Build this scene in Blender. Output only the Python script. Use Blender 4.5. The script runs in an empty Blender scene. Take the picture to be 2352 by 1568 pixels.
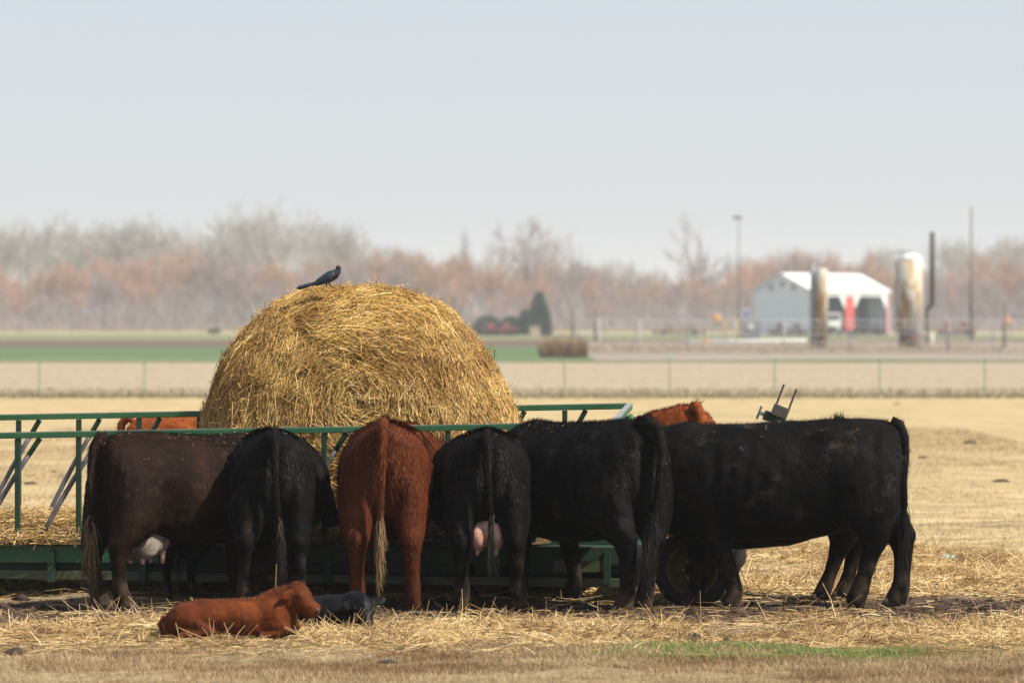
import bpy, bmesh, math, random
import numpy as np
from mathutils import Vector, Matrix
rng = np.random.default_rng(7)
random.seed(7)
C = bpy.context
sc = C.scene
COL = sc.collection
R = math.radians

# ------------------------------------------------------------------ camera, sky, sun, exposure
CAM_H, CAM_D, FPX = 2.13, 36.0, 11160.0          # camera height, distance to the cows, focal length in 2352-px units
HORIZON, CX = 740.0, 1176.0
cam_d = bpy.data.cameras.new('camera'); cam = bpy.data.objects.new('camera', cam_d); COL.objects.link(cam)
cam.location = (0, -CAM_D, CAM_H); cam.rotation_euler = (R(90), 0, 0)
cam_d.sensor_width = 36; cam_d.lens = FPX / 2352 * 36
cam_d.shift_y = -(784 - HORIZON) / 2352
cam_d.clip_start = 0.5; cam_d.clip_end = 30000
cam_d.dof.use_dof = True; cam_d.dof.focus_distance = 36.3; cam_d.dof.aperture_fstop = 3.3
sc.camera = cam
SUN_EL, SUN_AZ = 49.0, 68.0                       # azimuth from the camera's side towards the right
w = bpy.data.worlds.new('World'); sc.world = w; w.use_nodes = True
nt = w.node_tree; bg = nt.nodes['Background']
sky = nt.nodes.new('ShaderNodeTexSky'); sky.sky_type = 'NISHITA'; sky.sun_disc = False
sky.sun_elevation = R(SUN_EL); sky.sun_rotation = R(180 - SUN_AZ)
sky.air_density = 1.0; sky.dust_density = 1.0; sky.ozone_density = 2.0; sky.altitude = 300
vm = nt.nodes.new('ShaderNodeMix'); vm.data_type = 'RGBA'; vm.inputs[0].default_value = .65   # thin even overcast veil over the blue
nt.links.new(sky.outputs[0], vm.inputs[6]); vm.inputs[7].default_value = (4.3, 4.4, 5.0, 1); nt.links.new(vm.outputs[2], bg.inputs[0]); bg.inputs[1].default_value = 0.09
sd = bpy.data.lights.new('sun', 'SUN'); sd.energy = 5.0; sd.angle = R(0.55); sd.color = (1, .93, .82)
sun = bpy.data.objects.new('sun', sd); COL.objects.link(sun)
sv = Vector((math.sin(R(SUN_AZ)) * math.cos(R(SUN_EL)), -math.cos(R(SUN_AZ)) * math.cos(R(SUN_EL)), math.sin(R(SUN_EL))))
sun.rotation_euler = (-sv).to_track_quat('-Z', 'Y').to_euler(); sun.location = sv * 50
sc.view_settings.view_transform = 'Standard'; sc.view_settings.look = 'None'
sc.view_settings.exposure = 0.72; sc.view_settings.gamma = 1; sc.view_settings.use_curve_mapping = False
sc.cycles.max_bounces = 6; sc.cycles.volume_bounces = 2; sc.cycles.transparent_max_bounces = 8
sc.cycles.caustics_reflective = False; sc.cycles.caustics_refractive = False

def P(px, py, D):                                 # a point of the place seen at (px, py) and D metres off
    return Vector(((px - CX) / FPX * D, D - CAM_D, CAM_H - (py - HORIZON) / FPX * D))
def X(px, D): return (px - CX) / FPX * D
def GD(py): return CAM_H * FPX / (py - HORIZON)   # distance of a ground point

# ------------------------------------------------------------------ helpers
def link(name, me, mat=None, parent=None):
    o = bpy.data.objects.new(name, me); COL.objects.link(o)
    if mat: me.materials.append(mat)
    if parent: o.parent = parent
    return o
def tag(o, label=None, cat=None, group=None, kind=None):
    if label: o['label'] = label
    if cat: o['category'] = cat
    if group: o['group'] = group
    if kind: o['kind'] = kind
    return o
def empty(name, loc=(0, 0, 0), rz=0, **k):
    o = bpy.data.objects.new(name, None); COL.objects.link(o); o.location = loc; o.rotation_euler = (0, 0, rz)
    o.empty_display_size = .2
    return tag(o, **k)
def raw_mesh(name, V, F, smooth=False):
    """V (n,3), F (m,k) arrays, all faces with k corners"""
    me = bpy.data.meshes.new(name)
    V = np.ascontiguousarray(V, dtype=np.float32); F = np.ascontiguousarray(F, dtype=np.int32)
    me.vertices.add(len(V)); me.vertices.foreach_set('co', V.ravel())
    m, k = F.shape
    me.loops.add(m * k); me.loops.foreach_set('vertex_index', F.ravel())
    me.polygons.add(m); me.polygons.foreach_set('loop_start', np.arange(m, dtype=np.int32) * k)
    if smooth: me.polygons.foreach_set('use_smooth', np.ones(m, dtype=bool))
    me.update(calc_edges=True); me.validate()
    return me
class MB:
    def __init__(s): s.v = []; s.f = []
    def add(s, vs, fs):
        b = len(s.v); s.v += [tuple(p) for p in vs]; s.f += [[i + b for i in q] for q in fs]; return s
    def box(s, c, d, M=None):
        vs = []
        for z in (-.5, .5):
            for y in (-.5, .5):
                for x in (-.5, .5):
                    p = Vector((x * d[0], y * d[1], z * d[2]))
                    if M: p = M @ p
                    vs.append(p + Vector(c))
        return s.add(vs, [(0, 2, 3, 1), (4, 5, 7, 6), (0, 1, 5, 4), (2, 6, 7, 3), (0, 4, 6, 2), (1, 3, 7, 5)])
    def bar(s, p0, p1, wd, ht, up=(0, 0, 1)):
        p0 = Vector(p0); p1 = Vector(p1); d = p1 - p0; L = d.length; d = d / L
        u = Vector(up); sd_ = d.cross(u)
        if sd_.length < 1e-4: sd_ = d.cross(Vector((0, 1, 0)))
        sd_.normalize(); u = sd_.cross(d)
        M = Matrix((d, sd_, u)).transposed()
        return s.box((p0 + p1) / 2, (L, wd, ht), M)
    def tube(s, pts, rs, n=10, caps=True):
        pts = [Vector(p) for p in pts]; rings = []
        if not hasattr(rs, '__len__'): rs = [rs] * len(pts)
        prev = None
        for i, p in enumerate(pts):
            t = (pts[min(i + 1, len(pts) - 1)] - pts[max(i - 1, 0)]).normalized()
            if prev is None:
                a = t.cross(Vector((0, 0, 1)))
                if a.length < 1e-3: a = t.cross(Vector((0, 1, 0)))
            else:
                a = prev - t * prev.dot(t)
            a.normalize(); prev = a; b = t.cross(a)
            rings.append([p + (a * math.cos(q) + b * math.sin(q)) * rs[i] for q in [2 * math.pi * k / n for k in range(n)]])
        vs = [q for r_ in rings for q in r_]; fs = []
        for i in range(len(pts) - 1):
            for k in range(n):
                fs.append((i * n + k, i * n + (k + 1) % n, (i + 1) * n + (k + 1) % n, (i + 1) * n + k))
        if caps:
            fs.append(tuple(range(n))[::-1]); fs.append(tuple((len(pts) - 1) * n + k for k in range(n)))
        return s.add(vs, fs)
    def mesh(s, name, smooth=False):
        me = bpy.data.meshes.new(name); me.from_pydata(s.v, [], s.f); me.update()
        bm = bmesh.new(); bm.from_mesh(me); bmesh.ops.recalc_face_normals(bm, faces=bm.faces); bm.to_mesh(me); bm.free()
        if smooth:
            me.polygons.foreach_set('use_smooth', [len(p.vertices) <= 4 for p in me.polygons])
        return me
    def build(s, name, mat, parent=None, smooth=False, bevel=0):
        o = link(name, s.mesh(name, smooth), mat, parent)
        if bevel:
            b = o.modifiers.new('bevel', 'BEVEL'); b.width = bevel; b.segments = 2; b.limit_method = 'ANGLE'
        return o
def nrm(a): return a / np.maximum(np.linalg.norm(a, axis=-1, keepdims=True), 1e-9)
def prisms(name, pts, rad, tip=.5):
    """pts (N,K,3) polylines as three-sided straws, rad (N,)"""
    N, K, _ = pts.shape
    t = nrm(pts[:, -1] - pts[:, 0]); ref = rng.normal(size=(N, 3)); a = nrm(np.cross(t, ref)); b = np.cross(t, a)
    prof = np.linspace(1, tip, K)
    V = np.empty((N, K, 3, 3))
    for k in range(3):
        q = 2 * math.pi * k / 3
        V[:, :, k] = pts + (a * math.cos(q) + b * math.sin(q))[:, None] * (rad[:, None] * prof[None])[..., None]
    base = (np.arange(N) * K * 3)[:, None, None]
    F = []
    for i in range(K - 1):
        for k in range(3):
            F.append([i * 3 + k, i * 3 + (k + 1) % 3, (i + 1) * 3 + (k + 1) % 3, (i + 1) * 3 + k])
    F = (np.array(F)[None] + base).reshape(-1, 4)
    return raw_mesh(name, V.reshape(-1, 3), F)
def blades(name, base, tipv, side):
    """one tapered triangle per blade: base (N,3), tip (N,3), side (N,3) half-width vector"""
    V = np.stack([base - side, base + side, tipv], 1).reshape(-1, 3)
    return raw_mesh(name, V, np.arange(len(V)).reshape(-1, 3))
def vnoise(x, y, seed=0):
    xi = np.floor(x).astype(np.int64); yi = np.floor(y).astype(np.int64); fx = x - xi; fy = y - yi
    fx = fx * fx * (3 - 2 * fx); fy = fy * fy * (3 - 2 * fy)
    def h(a, b):
        n = (a * 374761393 + b * 668265263 + seed * 1442695041) & 0xffffffff
        n = ((n ^ (n >> 13)) * 1274126177) & 0xffffffff
        return ((n ^ (n >> 16)) & 0xffff) / 65535.0
    return (h(xi, yi) * (1 - fx) + h(xi + 1, yi) * fx) * (1 - fy) + (h(xi, yi + 1) * (1 - fx) + h(xi + 1, yi + 1) * fx) * fy
def fbm(x, y, seed=0, o=4):
    s = 0; a = 1; t = 0
    for i in range(o):
        s = s + a * vnoise(x * 2 ** i, y * 2 ** i, seed + i); t += a; a *= .55
    return s / t

# ------------------------------------------------------------------ materials
def new_mat(name):
    m = bpy.data.materials.new(name); m.use_nodes = True
    return m, m.node_tree, m.node_tree.nodes['Principled BSDF']
def ramp(nt, fac, cols):
    r = nt.nodes.new('ShaderNodeValToRGB'); e = r.color_ramp.elements
    e[0].position, e[0].color = cols[0][0], (*cols[0][1], 1); e[1].position, e[1].color = cols[-1][0], (*cols[-1][1], 1)
    for p, c in cols[1:-1]:
        q = e.new(p); q.color = (*c, 1)
    nt.links.new(fac, r.inputs[0]); return r.outputs[0]
def noise(nt, scale, detail=4, stretch=(1, 1, 1), coord='Object', rough=.55, dist=0):
    tc = nt.nodes.new('ShaderNodeTexCoord'); mp = nt.nodes.new('ShaderNodeMapping'); n = nt.nodes.new('ShaderNodeTexNoise')
    mp.inputs['Scale'].default_value = stretch
    nt.links.new(tc.outputs[coord], mp.inputs[0]); nt.links.new(mp.outputs[0], n.inputs['Vector'])
    n.inputs['Scale'].default_value = scale; n.inputs['Detail'].default_value = detail
    n.inputs['Roughness'].default_value = rough; n.inputs['Distortion'].default_value = dist
    return n.outputs[0]
def mixc(nt, fac, a, b, mode='MIX'):
    m = nt.nodes.new('ShaderNodeMix'); m.data_type = 'RGBA'; m.blend_type = mode
    if hasattr(fac, 'is_linked'): nt.links.new(fac, m.inputs[0])
    else: m.inputs[0].default_value = fac
    for i, v in ((6, a), (7, b)):
        if hasattr(v, 'is_linked'): nt.links.new(v, m.inputs[i])
        else: m.inputs[i].default_value = (*v, 1)
    return m.outputs[2]
def bump(nt, b, h, strength, dist=.01):
    n = nt.nodes.new('ShaderNodeBump'); n.inputs['Strength'].default_value = strength; n.inputs['Distance'].default_value = dist
    nt.links.new(h, n.inputs['Height']); nt.links.new(n.outputs[0], b.inputs['Normal'])
def noise_mat(name, cols, scale=5, detail=5, rough=.8, bmp=0, bdist=.01, stretch=(1, 1, 1), spec=.3, metal=0):
    m, nt, b = new_mat(name)
    n = noise(nt, scale, detail, stretch)
    nt.links.new(ramp(nt, n, cols), b.inputs['Base Color'])
    b.inputs['Roughness'].default_value = rough; b.inputs['Specular IOR Level'].default_value = spec; b.inputs['Metallic'].default_value = metal
    if bmp: bump(nt, b, n, bmp, bdist)
    return m
def island_mat(name, cols, rough=.7, spec=.25, patch=None):
    m, nt, b = new_mat(name)
    g = nt.nodes.new('ShaderNodeNewGeometry')
    c = ramp(nt, g.outputs['Random Per Island'], cols)
    if patch:
        c = mixc(nt, ramp(nt, noise(nt, patch[0], 4, patch[2] if len(patch) > 2 else (1, 1, 1)), [(.4, (0, 0, 0)), (.62, (1, 1, 1))]), c, mixc(nt, 1.0, c, patch[1], 'MULTIPLY'))
    nt.links.new(c, b.inputs['Base Color'])
    b.inputs['Roughness'].default_value = rough; b.inputs['Specular IOR Level'].default_value = spec
    return m

STRAW = island_mat('straw', [(0, (.12, .065, .02)), (.3, (.34, .205, .065)), (.65, (.58, .385, .14)), (1, (.82, .63, .31))], .55, .35)
LITTER = island_mat('straw_litter', [(0, (.08, .045, .018)), (.25, (.33, .21, .08)), (.6, (.64, .45, .185)), (1, (.90, .73, .42))], .6, .3, (1.3, (.58, .50, .44), (1, .6, 1)))
BALE_STRAW = island_mat('bale_straw', [(0, (.09, .044, .009)), (.2, (.33, .185, .04)), (.55, (.64, .405, .105)), (.88, (.82, .58, .20)), (1, (.95, .78, .42))], .5, .4, (2.2, (.66, .57, .46)))
DRYGRASS = island_mat('dry_grass', [(0, (.17, .11, .055)), (.35, (.36, .26, .135)), (.75, (.50, .385, .215)), (1, (.64, .52, .33))], .75, .2, (.8, (.52, .42, .36), (.5, 1, 1)))
GREENGRASS = island_mat('green_grass', [(0, (.09, .145, .03)), (.5, (.15, .245, .05)), (1, (.32, .35, .13))], .65, .25)
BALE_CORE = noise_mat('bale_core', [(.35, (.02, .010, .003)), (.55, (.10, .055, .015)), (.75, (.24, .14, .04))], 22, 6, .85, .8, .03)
DUNG = noise_mat('dung', [(.35, (.018, .012, .008)), (.7, (.06, .04, .025))], 18, 4, .8, .5, .02)

def coat_mat(name, dark, mid, lit, mud=(.10, .068, .045), rough=.5, spec=.35, sheen=.25, mudtop=.55, patch=(.5, .72)):
    m, nt, b = new_mat(name)
    n = noise(nt, 2.6, 5, (1, 1, .6), dist=.6)
    c = ramp(nt, n, [(.3, dark), (patch[0], mid), (patch[1], lit)])
    fine = noise(nt, 34, 4, (1, 1, .3))
    tc = nt.nodes.new('ShaderNodeTexCoord'); sx = nt.nodes.new('ShaderNodeSeparateXYZ'); nt.links.new(tc.outputs['Object'], sx.inputs[0])
    mr = nt.nodes.new('ShaderNodeMapRange'); nt.links.new(sx.outputs[2], mr.inputs[0])
    mr.inputs[1].default_value = .02; mr.inputs[2].default_value = mudtop; mr.inputs[3].default_value = .75; mr.inputs[4].default_value = 0
    mul = nt.nodes.new('ShaderNodeMath'); mul.operation = 'MULTIPLY'
    nt.links.new(mr.outputs[0], mul.inputs[0]); nt.links.new(ramp(nt, noise(nt, 9, 5), [(.42, (0, 0, 0)), (.6, (1, 1, 1))]), mul.inputs[1])
    c = mixc(nt, mul.outputs[0], c, mud)
    # dusty flecks caught in the coat
    dst = ramp(nt, noise(nt, 5.5, 6, (1, 1, 1), rough=.7), [(.56, (0, 0, 0)), (.72, (.4, .4, .4))])
    c = mixc(nt, dst, c, tuple(.75 * a + .02 for a in mud))
    nt.links.new(c, b.inputs['Base Color'])
    b.inputs['Roughness'].default_value = rough; b.inputs['Specular IOR Level'].default_value = spec
    b.inputs['Sheen Weight'].default_value = sheen; b.inputs['Sheen Roughness'].default_value = .4
    bump(nt, b, fine, .45, .015)
    return m
BLACK = coat_mat('black_coat', (.0014, .0013, .0013), (.0032, .0029, .0028), (.0085, .0066, .0052), sheen=.0, spec=.06, rough=.75, mud=(.085, .058, .038), mudtop=.38)
BLUEBLACK = coat_mat('blue_black_coat', (.0014, .0014, .0015), (.0028, .0028, .003), (.006, .0058, .0058), sheen=.0, spec=.10, mud=(.02, .016, .014), mudtop=.1)
BROWN = coat_mat('dark_brown_coat', (.0042, .0022, .0016), (.0125, .0054, .0031), (.030, .0115, .006), sheen=.0, spec=.07, rough=.75, mud=(.085, .058, .038), mudtop=.38)
RED = coat_mat('red_coat', (.045, .010, .0035), (.085, .020, .0065), (.14, .036, .011), mud=(.035, .016, .01), rough=.6, spec=.06, mudtop=.8, sheen=.0)
RED_FAR = coat_mat('bright_red_coat', (.10, .020, .005), (.18, .042, .010), (.24, .066, .015), rough=.6, spec=.06, sheen=.0)
CALFRED = coat_mat('calf_red_coat', (.038, .0085, .003), (.085, .0195, .0055), (.155, .042, .0115), mud=(.05, .016, .007), rough=.6, spec=.06, mudtop=.12, sheen=.0)
SKIN = noise_mat('udder_skin', [(.3, (.26, .12, .08)), (.5, (.50, .27, .20)), (.75, (.62, .38, .30))], 9, 6, .6, .6, .02, spec=.35)
SKINPALE = noise_mat('pale_udder', [(.3, (.06, .045, .035)), (.5, (.20, .16, .13)), (.75, (.34, .28, .235))], 8, 6, .6, .6, .02)
TEAT = noise_mat('teat_skin', [(.3, (.55, .30, .26)), (.7, (.70, .45, .38))], 10, 3, .5, 0)
HOOF = noise_mat('hoof', [(.3, (.035, .026, .02)), (.7, (.12, .085, .06))], 12, 4, .75, .4, .01)
EYE = noise_mat('eye', [(.3, (.004, .003, .003)), (.7, (.008, .006, .005))], 5, 2, .1, spec=.6)
TUFTB = island_mat('tail_black', [(0, (.003, .003, .003)), (.72, (.008, .007, .0065)), (.86, (.035, .025, .016)), (1, (.15, .10, .06))], .5, .35)
TUFTY = island_mat('tail_blond', [(0, (.07, .03, .012)), (.5, (.25, .15, .065)), (1, (.56, .40, .21))], .5, .35)
TUFTBR = island_mat('tail_brown', [(0, (.012, .008, .005)), (.4, (.07, .043, .022)), (1, (.42, .29, .15))], .5, .35)

HB = island_mat('black_hair', [(0, (.0014, .0013, .0013)), (.5, (.0042, .0037, .0036)), (.9, (.0115, .0092, .0076)), (1, (.026, .019, .013))], .6, .16)
HBB = island_mat('blue_black_hair', [(0, (.0012, .0012, .0013)), (.7, (.004, .004, .0044)), (1, (.010, .0098, .0098))], .6, .16)
HBR = island_mat('brown_hair', [(0, (.0036, .002, .0014)), (.5, (.0125, .0056, .0033)), (.9, (.032, .013, .0066)), (1, (.058, .028, .014))], .6, .16)
HR = island_mat('red_hair', [(0, (.035, .008, .003)), (.5, (.088, .025, .0095)), (.9, (.165, .053, .02)), (1, (.25, .10, .04))], .8, .06)
HRF = island_mat('bright_red_hair', [(0, (.10, .020, .005)), (.5, (.27, .072, .015)), (1, (.42, .15, .036))], .8, .06)
HCR = island_mat('calf_hair', [(0, (.03, .0065, .0025)), (.5, (.088, .026, .0085)), (.9, (.175, .060, .021)), (1, (.28, .115, .048))], .8, .06)
HAIR = {'black_coat': HB, 'blue_black_coat': HBB, 'dark_brown_coat': HBR, 'red_coat': HR, 'bright_red_coat': HRF, 'calf_red_coat': HCR}
def paint_mat(name, base, worn, rust, sc_=3.0, rough=.45):
    m, nt, b = new_mat(name)
    c = ramp(nt, noise(nt, sc_, 6, (1, 1, 1.6)), [(.3, base), (.62, worn)])
    chips = ramp(nt, noise(nt, 8, 7, rough=.7), [(.60, (0, 0, 0)), (.66, (1, 1, 1))])
    c = mixc(nt, chips, c, rust)
    nt.links.new(c, b.inputs['Base Color']); b.inputs['Roughness'].default_value = rough; b.inputs['Specular IOR Level'].default_value = .45
    bump(nt, b, noise(nt, 30, 4), .15, .004)
    return m
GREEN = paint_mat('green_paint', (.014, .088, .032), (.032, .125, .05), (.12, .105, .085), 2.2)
GREENDK = paint_mat('green_paint_dark', (.006, .026, .012), (.012, .042, .018), (.04, .028, .02), 2.2, .6)  # darker copy of the green; on the trough sides it carries painted shade
OLIVE = paint_mat('olive_paint', (.03, .055, .022), (.07, .075, .03), (.10, .06, .04))
WORN = paint_mat('worn_steel', (.15, .155, .155), (.24, .24, .235), (.15, .12, .10), 4, .4)
STEEL = paint_mat('worn_bar_steel', (.095, .09, .095), (.17, .165, .17), (.10, .09, .085), 5, .4)
HITCH = paint_mat('rusty_hitch', (.035, .045, .03), (.075, .065, .045), (.16, .11, .07), 6, .6)
RUBBER = noise_mat('rubber', [(.3, (.007, .0065, .006)), (.7, (.022, .018, .015))], 9, 5, .8, .3, .01)
YELLOW = paint_mat('yellow_paint', (.12, .078, .009), (.055, .040, .011), (.022, .017, .012), 7, .75)
BIRDM = noise_mat('bird_feathers', [(.3, (.008, .010, .018)), (.55, (.016, .024, .036)), (.75, (.06, .095, .105))], 18, 4, .35, .25, .004, spec=.5)  # teal end of the ramp is sheen painted into the feather colour
BIRDT = noise_mat('bird_tail', [(.3, (.006, .006, .010)), (.7, (.016, .016, .022))], 25, 4, .45, .2, .004)

# ------------------------------------------------------------------ ground and fields
def hgt(x, y):
    near = np.clip(1 - np.maximum(np.abs(y - 0) - 12, 0) / 26, 0, 1) * np.clip(1 - np.maximum(np.abs(x) - 12, 0) / 60, 0, 1)
    return (((fbm(x * .9, y * .9, 3) - .5) * .10 + (fbm(x * 4.2, y * 4.2, 11, 3) - .5) * .045) * near)
def axis(lo, a, b, hi, step, g=1.13):
    v = list(np.arange(a, b + 1e-6, step)); s = step; t = b
    while t < hi: s *= g; t = min(t + s, hi); v.append(t)
    s = step; t = a; u = []
    while t > lo: s *= g; t = max(t - s, lo); u.append(t)
    return np.array(u[::-1] + v)
def ground_mat():
    m, nt, b = new_mat('pasture')
    big = noise(nt, .10, 5, (.6, 1, 1), rough=.6); mid = noise(nt, .8, 6, (.6, 1.2, 1), rough=.65); fine = noise(nt, 14, 5, rough=.7)
    grass = ramp(nt, fine, [(.3, (.21, .155, .075)), (.48, (.39, .30, .16)), (.7, (.54, .435, .25))])
    clump = ramp(nt, noise(nt, 2.4, 6, (.5, 1, 1), rough=.7), [(.36, (.62, .60, .52)), (.5, (1, 1, 1)), (.66, (1.12, 1.12, 1.1))]); grass = mixc(nt, 1.0, grass, clump, 'MULTIPLY')
    green = mixc(nt, ramp(nt, big, [(.5, (0, 0, 0)), (.75, (.5, .5, .5))]), grass, (.27, .25, .115))
    soil = ramp(nt, fine, [(.35, (.026, .017, .013)), (.7, (.095, .062, .045))])
    bare = ramp(nt, mid, [(.52, (0, 0, 0)), (.68, (.55, .55, .55))])
    # trampled mud round the feeder
    tc = nt.nodes.new('ShaderNodeTexCoord'); sx = nt.nodes.new('ShaderNodeSeparateXYZ'); nt.links.new(tc.outputs['Object'], sx.inputs[0])
    yn = nt.nodes.new('ShaderNodeMath'); yn.operation = 'MULTIPLY_ADD'; nt.links.new(mid, yn.inputs[0]); yn.inputs[1].default_value = 2.6; nt.links.new(sx.outputs[1], yn.inputs[2])
    ym = ramp(nt, yn.outputs[0], [(0, (0, 0, 0)), (1, (1, 1, 1))])
    mr = nt.nodes.new('ShaderNodeMapRange'); nt.links.new(yn.outputs[0], mr.inputs[0])
    mr.inputs[1].default_value = -9; mr.inputs[2].default_value = 11; mr.inputs[3].default_value = 0; mr.inputs[4].default_value = 1
    band = ramp(nt, mr.outputs[0], [(.10, (.5, .5, .5)), (.30, (.5, .5, .5)), (.40, (.6, .6, .6)), (.43, (1, 1, 1)), (.55, (1, 1, 1)), (.61, (.45, .45, .45)), (.80, (0, 0, 0))])
    mx = nt.nodes.new('ShaderNodeMath'); mx.operation = 'MAXIMUM'; nt.links.new(band, mx.inputs[0]); nt.links.new(bare, mx.inputs[1])
    c = mixc(nt, mx.outputs[0], green, soil)
    nt.links.new(c, b.inputs['Base Color']); b.inputs['Roughness'].default_value = .95; b.inputs['Specular IOR Level'].default_value = .1
    bump(nt, b, fine, .7, .02)
    return m
xs = axis(-2600, -7, 8, 2600, .07, 1.10); ys = axis(-70, -9, 9, 4600, .07, 1.07)
GX, GY = np.meshgrid(xs, ys); GZ = hgt(GX, GY)
nx, ny = len(xs), len(ys)
idx = np.arange(nx * ny).reshape(ny, nx)
F = np.stack([idx[:-1, :-1], idx[:-1, 1:], idx[1:, 1:], idx[1:, :-1]], -1).reshape(-1, 4)
g = link('ground', raw_mesh('ground', np.stack([GX, GY, GZ], -1).reshape(-1, 3), F, True), ground_mat())
tag(g, 'dry tan pasture with trampled mud round the feeder', 'ground', kind='structure')
def sheet(name, x0, x1, y0, y1, z, mat, label, wob=0, wn=.02):
    n = 240; xx = np.linspace(x0, x1, n)
    lo = y0 + (vnoise(xx * wn, xx * 0, 5) - .5) * wob; hi = y1 + (vnoise(xx * wn, xx * 0 + 7, 9) - .5) * wob
    V = np.concatenate([np.stack([xx, lo, xx * 0 + z], 1), np.stack([xx, hi, xx * 0 + z], 1)])
    i = np.arange(n - 1); F = np.stack([i, i + 1, i + 1 + n, i + n], 1)
    o = link(name, raw_mesh(name, V, F), mat); return tag(o, label, 'field', kind='structure')
def field_mat(name, cols, s=.25, st=(.25, 1, 1), r=.95): return noise_mat(name, cols, s, 8, r, .3, .1, st, .1)
M_STUB = noise_mat('stubble', [(.32, (.205, .17, .115)), (.5, (.29, .235, .16)), (.68, (.37, .305, .21))], .9, 10, .95, .3, .1, (3.2, .55, 1), .1)
M_WHEAT = field_mat('young_wheat', [(.3, (.07, .112, .048)), (.7, (.10, .148, .064))], .05)
M_PLOW = field_mat('ploughed_soil', [(.3, (.085, .05, .042)), (.7, (.15, .095, .075))], .06)
M_VERGE = field_mat('green_verge', [(.3, (.10, .125, .06)), (.7, (.20, .205, .11))], .08)
M_YARD = field_mat('bare_yard', [(.3, (.17, .14, .115)), (.7, (.29, .245, .20))], .09)
def yy(py): return GD(py) - CAM_D
sheet('stubble_field', -420, 420, yy(913), yy(832), .006, M_STUB, 'tan stubble field beyond the thin wire fence', 1.0, .3)
sheet('green_field', -420, 420, yy(832), yy(795), .011, M_WHEAT, 'bright green crop strip behind the stubble', 6, .05)
sheet('ploughed_field', -420, 420, yy(795), yy(781), .016, M_PLOW, 'dull brown ploughed strip beyond the green crop', 8, .03)
sheet('far_green_field', -420, 420, yy(781), yy(766.5), .021, M_VERGE, 'farther pale green strip below the tree line', 10, .03)
sheet('yard_ground', X(1345, 310), 260, yy(828.5), yy(786), .03, M_YARD, 'bare pale yard under the tanks and wire fence', 16, .11)

# ------------------------------------------------------------------ haze (closed box round everything)
hb = MB().box((0, 2290, 22.5), (5600, 4760, 47)).build('haze', None)
hm = bpy.data.materials.new('haze_air'); hm.use_nodes = True; hn = hm.node_tree
hn.nodes.remove(hn.nodes['Principled BSDF']); pv = hn.nodes.new('ShaderNodeVolumePrincipled')
pv.inputs['Color'].default_value = (.86, .93, 1.0, 1); pv.inputs['Density'].default_value = .00021; pv.inputs['Anisotropy'].default_value = .2
hn.links.new(pv.outputs[0], hn.nodes['Material Output'].inputs['Volume']); hb.data.materials.append(hm)
tag(hb, 'pale morning haze lying over the fields', 'haze', kind='stuff')

# ------------------------------------------------------------------ tree line: bare trees
def bare_tree(seed, H, spread, levels, twigs, upright=.5, stems=1, thick=1.0):
    r_ = random.Random(seed); segs = []; tw = []
    def grow(p, d, L, r, lev):
        n = 3; q = p.copy(); dd = d.copy(); rad = r
        pts = [q.copy()]; rr = [rad]
        for i in range(n):
            dd = (dd + Vector((r_.gauss(0, .14), r_.gauss(0, .14), r_.gauss(.05, .08)))).normalized()
            q = q + dd * (L / n); rad *= .82; pts.append(q.copy()); rr.append(rad)
        segs.append((pts, rr, lev))
        if lev >= levels:
            for _ in range(twigs):
                t0 = r_.random(); b = pts[0].lerp(pts[-1], t0)
                dv = (dd * .7 + Vector((r_.gauss(0, .6), r_.gauss(0, .6), r_.gauss(.35, .45)))).normalized()
                tw.append((b, b + dv * L * r_.uniform(.45, 1.1)))
            return
        k = r_.choice((3, 3, 4)) if lev > 0 else r_.choice((4, 5))
        for i in range(k):
            t0 = 1.0 if i == 0 else r_.uniform(.45, .95)
            j = min(int(t0 * n), n - 1); b = pts[j].lerp(pts[j + 1], t0 * n - j)
            a = r_.uniform(0, 2 * math.pi); s = spread * r_.uniform(.5, 1.15) * (.5 if i == 0 else 1)
            nd = (dd + Vector((math.cos(a) * s, math.sin(a) * s, upright * r_.uniform(-.1, 1)))).normalized()
            grow(b, nd, L * r_.uniform(.62, .85), rad * (.9 if i == 0 else .68), lev + 1)
    for s in range(stems):
        d0 = Vector((r_.gauss(0, .12 if stems == 1 else .38), r_.gauss(0, .12 if stems == 1 else .38), 1)).normalized()
        grow(Vector((r_.gauss(0, .5) * (stems > 1), r_.gauss(0, .5) * (stems > 1), -.2)), d0, H * .27, H * .022 * thick / stems ** .4, 0)
    zmax = max(t[1].z for t in tw); k = H / zmax
    mb = MB()
    fine = MB()
    for pts, rr, lev in segs:
        (mb if lev < 2 else fine).tube([p * k for p in pts], [max(r, .03) for r in rr], 5 if lev < 2 else 3, False)
    V = np.array([[tuple(a * k), tuple(b * k)] for a, b in tw])
    side = nrm(rng.normal(size=(len(V), 3))) * .045
    tri = np.stack([V[:, 0] - side, V[:, 0] + side, V[:, 1]], 1).reshape(-1, 3)
    nb = len(fine.v); fine.v += [tuple(p) for p in tri]; fine.f += [(nb + 3 * i, nb + 3 * i + 1, nb + 3 * i + 2) for i in range(len(V))]
    tm = bpy.data.meshes.new('trunk'); tm.from_pydata(mb.v, [], mb.f); tm.update()
    cm = bpy.data.meshes.new('crown'); cm.from_pydata(fine.v, [], fine.f); cm.update()
    return tm, cm
BARK = noise_mat('grey_bark', [(.3, (.17, .155, .14)), (.7, (.29, .265, .24))], .8, 5, .9)
TWG = island_mat('grey_twigs', [(0, (.26, .24, .215)), (1, (.46, .42, .37))], .85, .1)
BARKR = noise_mat('brown_bark', [(.3, (.13, .105, .10)), (.7, (.22, .18, .165))], .8, 5, .9)
TWR = island_mat('reddish_twigs', [(0, (.30, .155, .10)), (1, (.56, .32, .205))], .85, .1)
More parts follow.
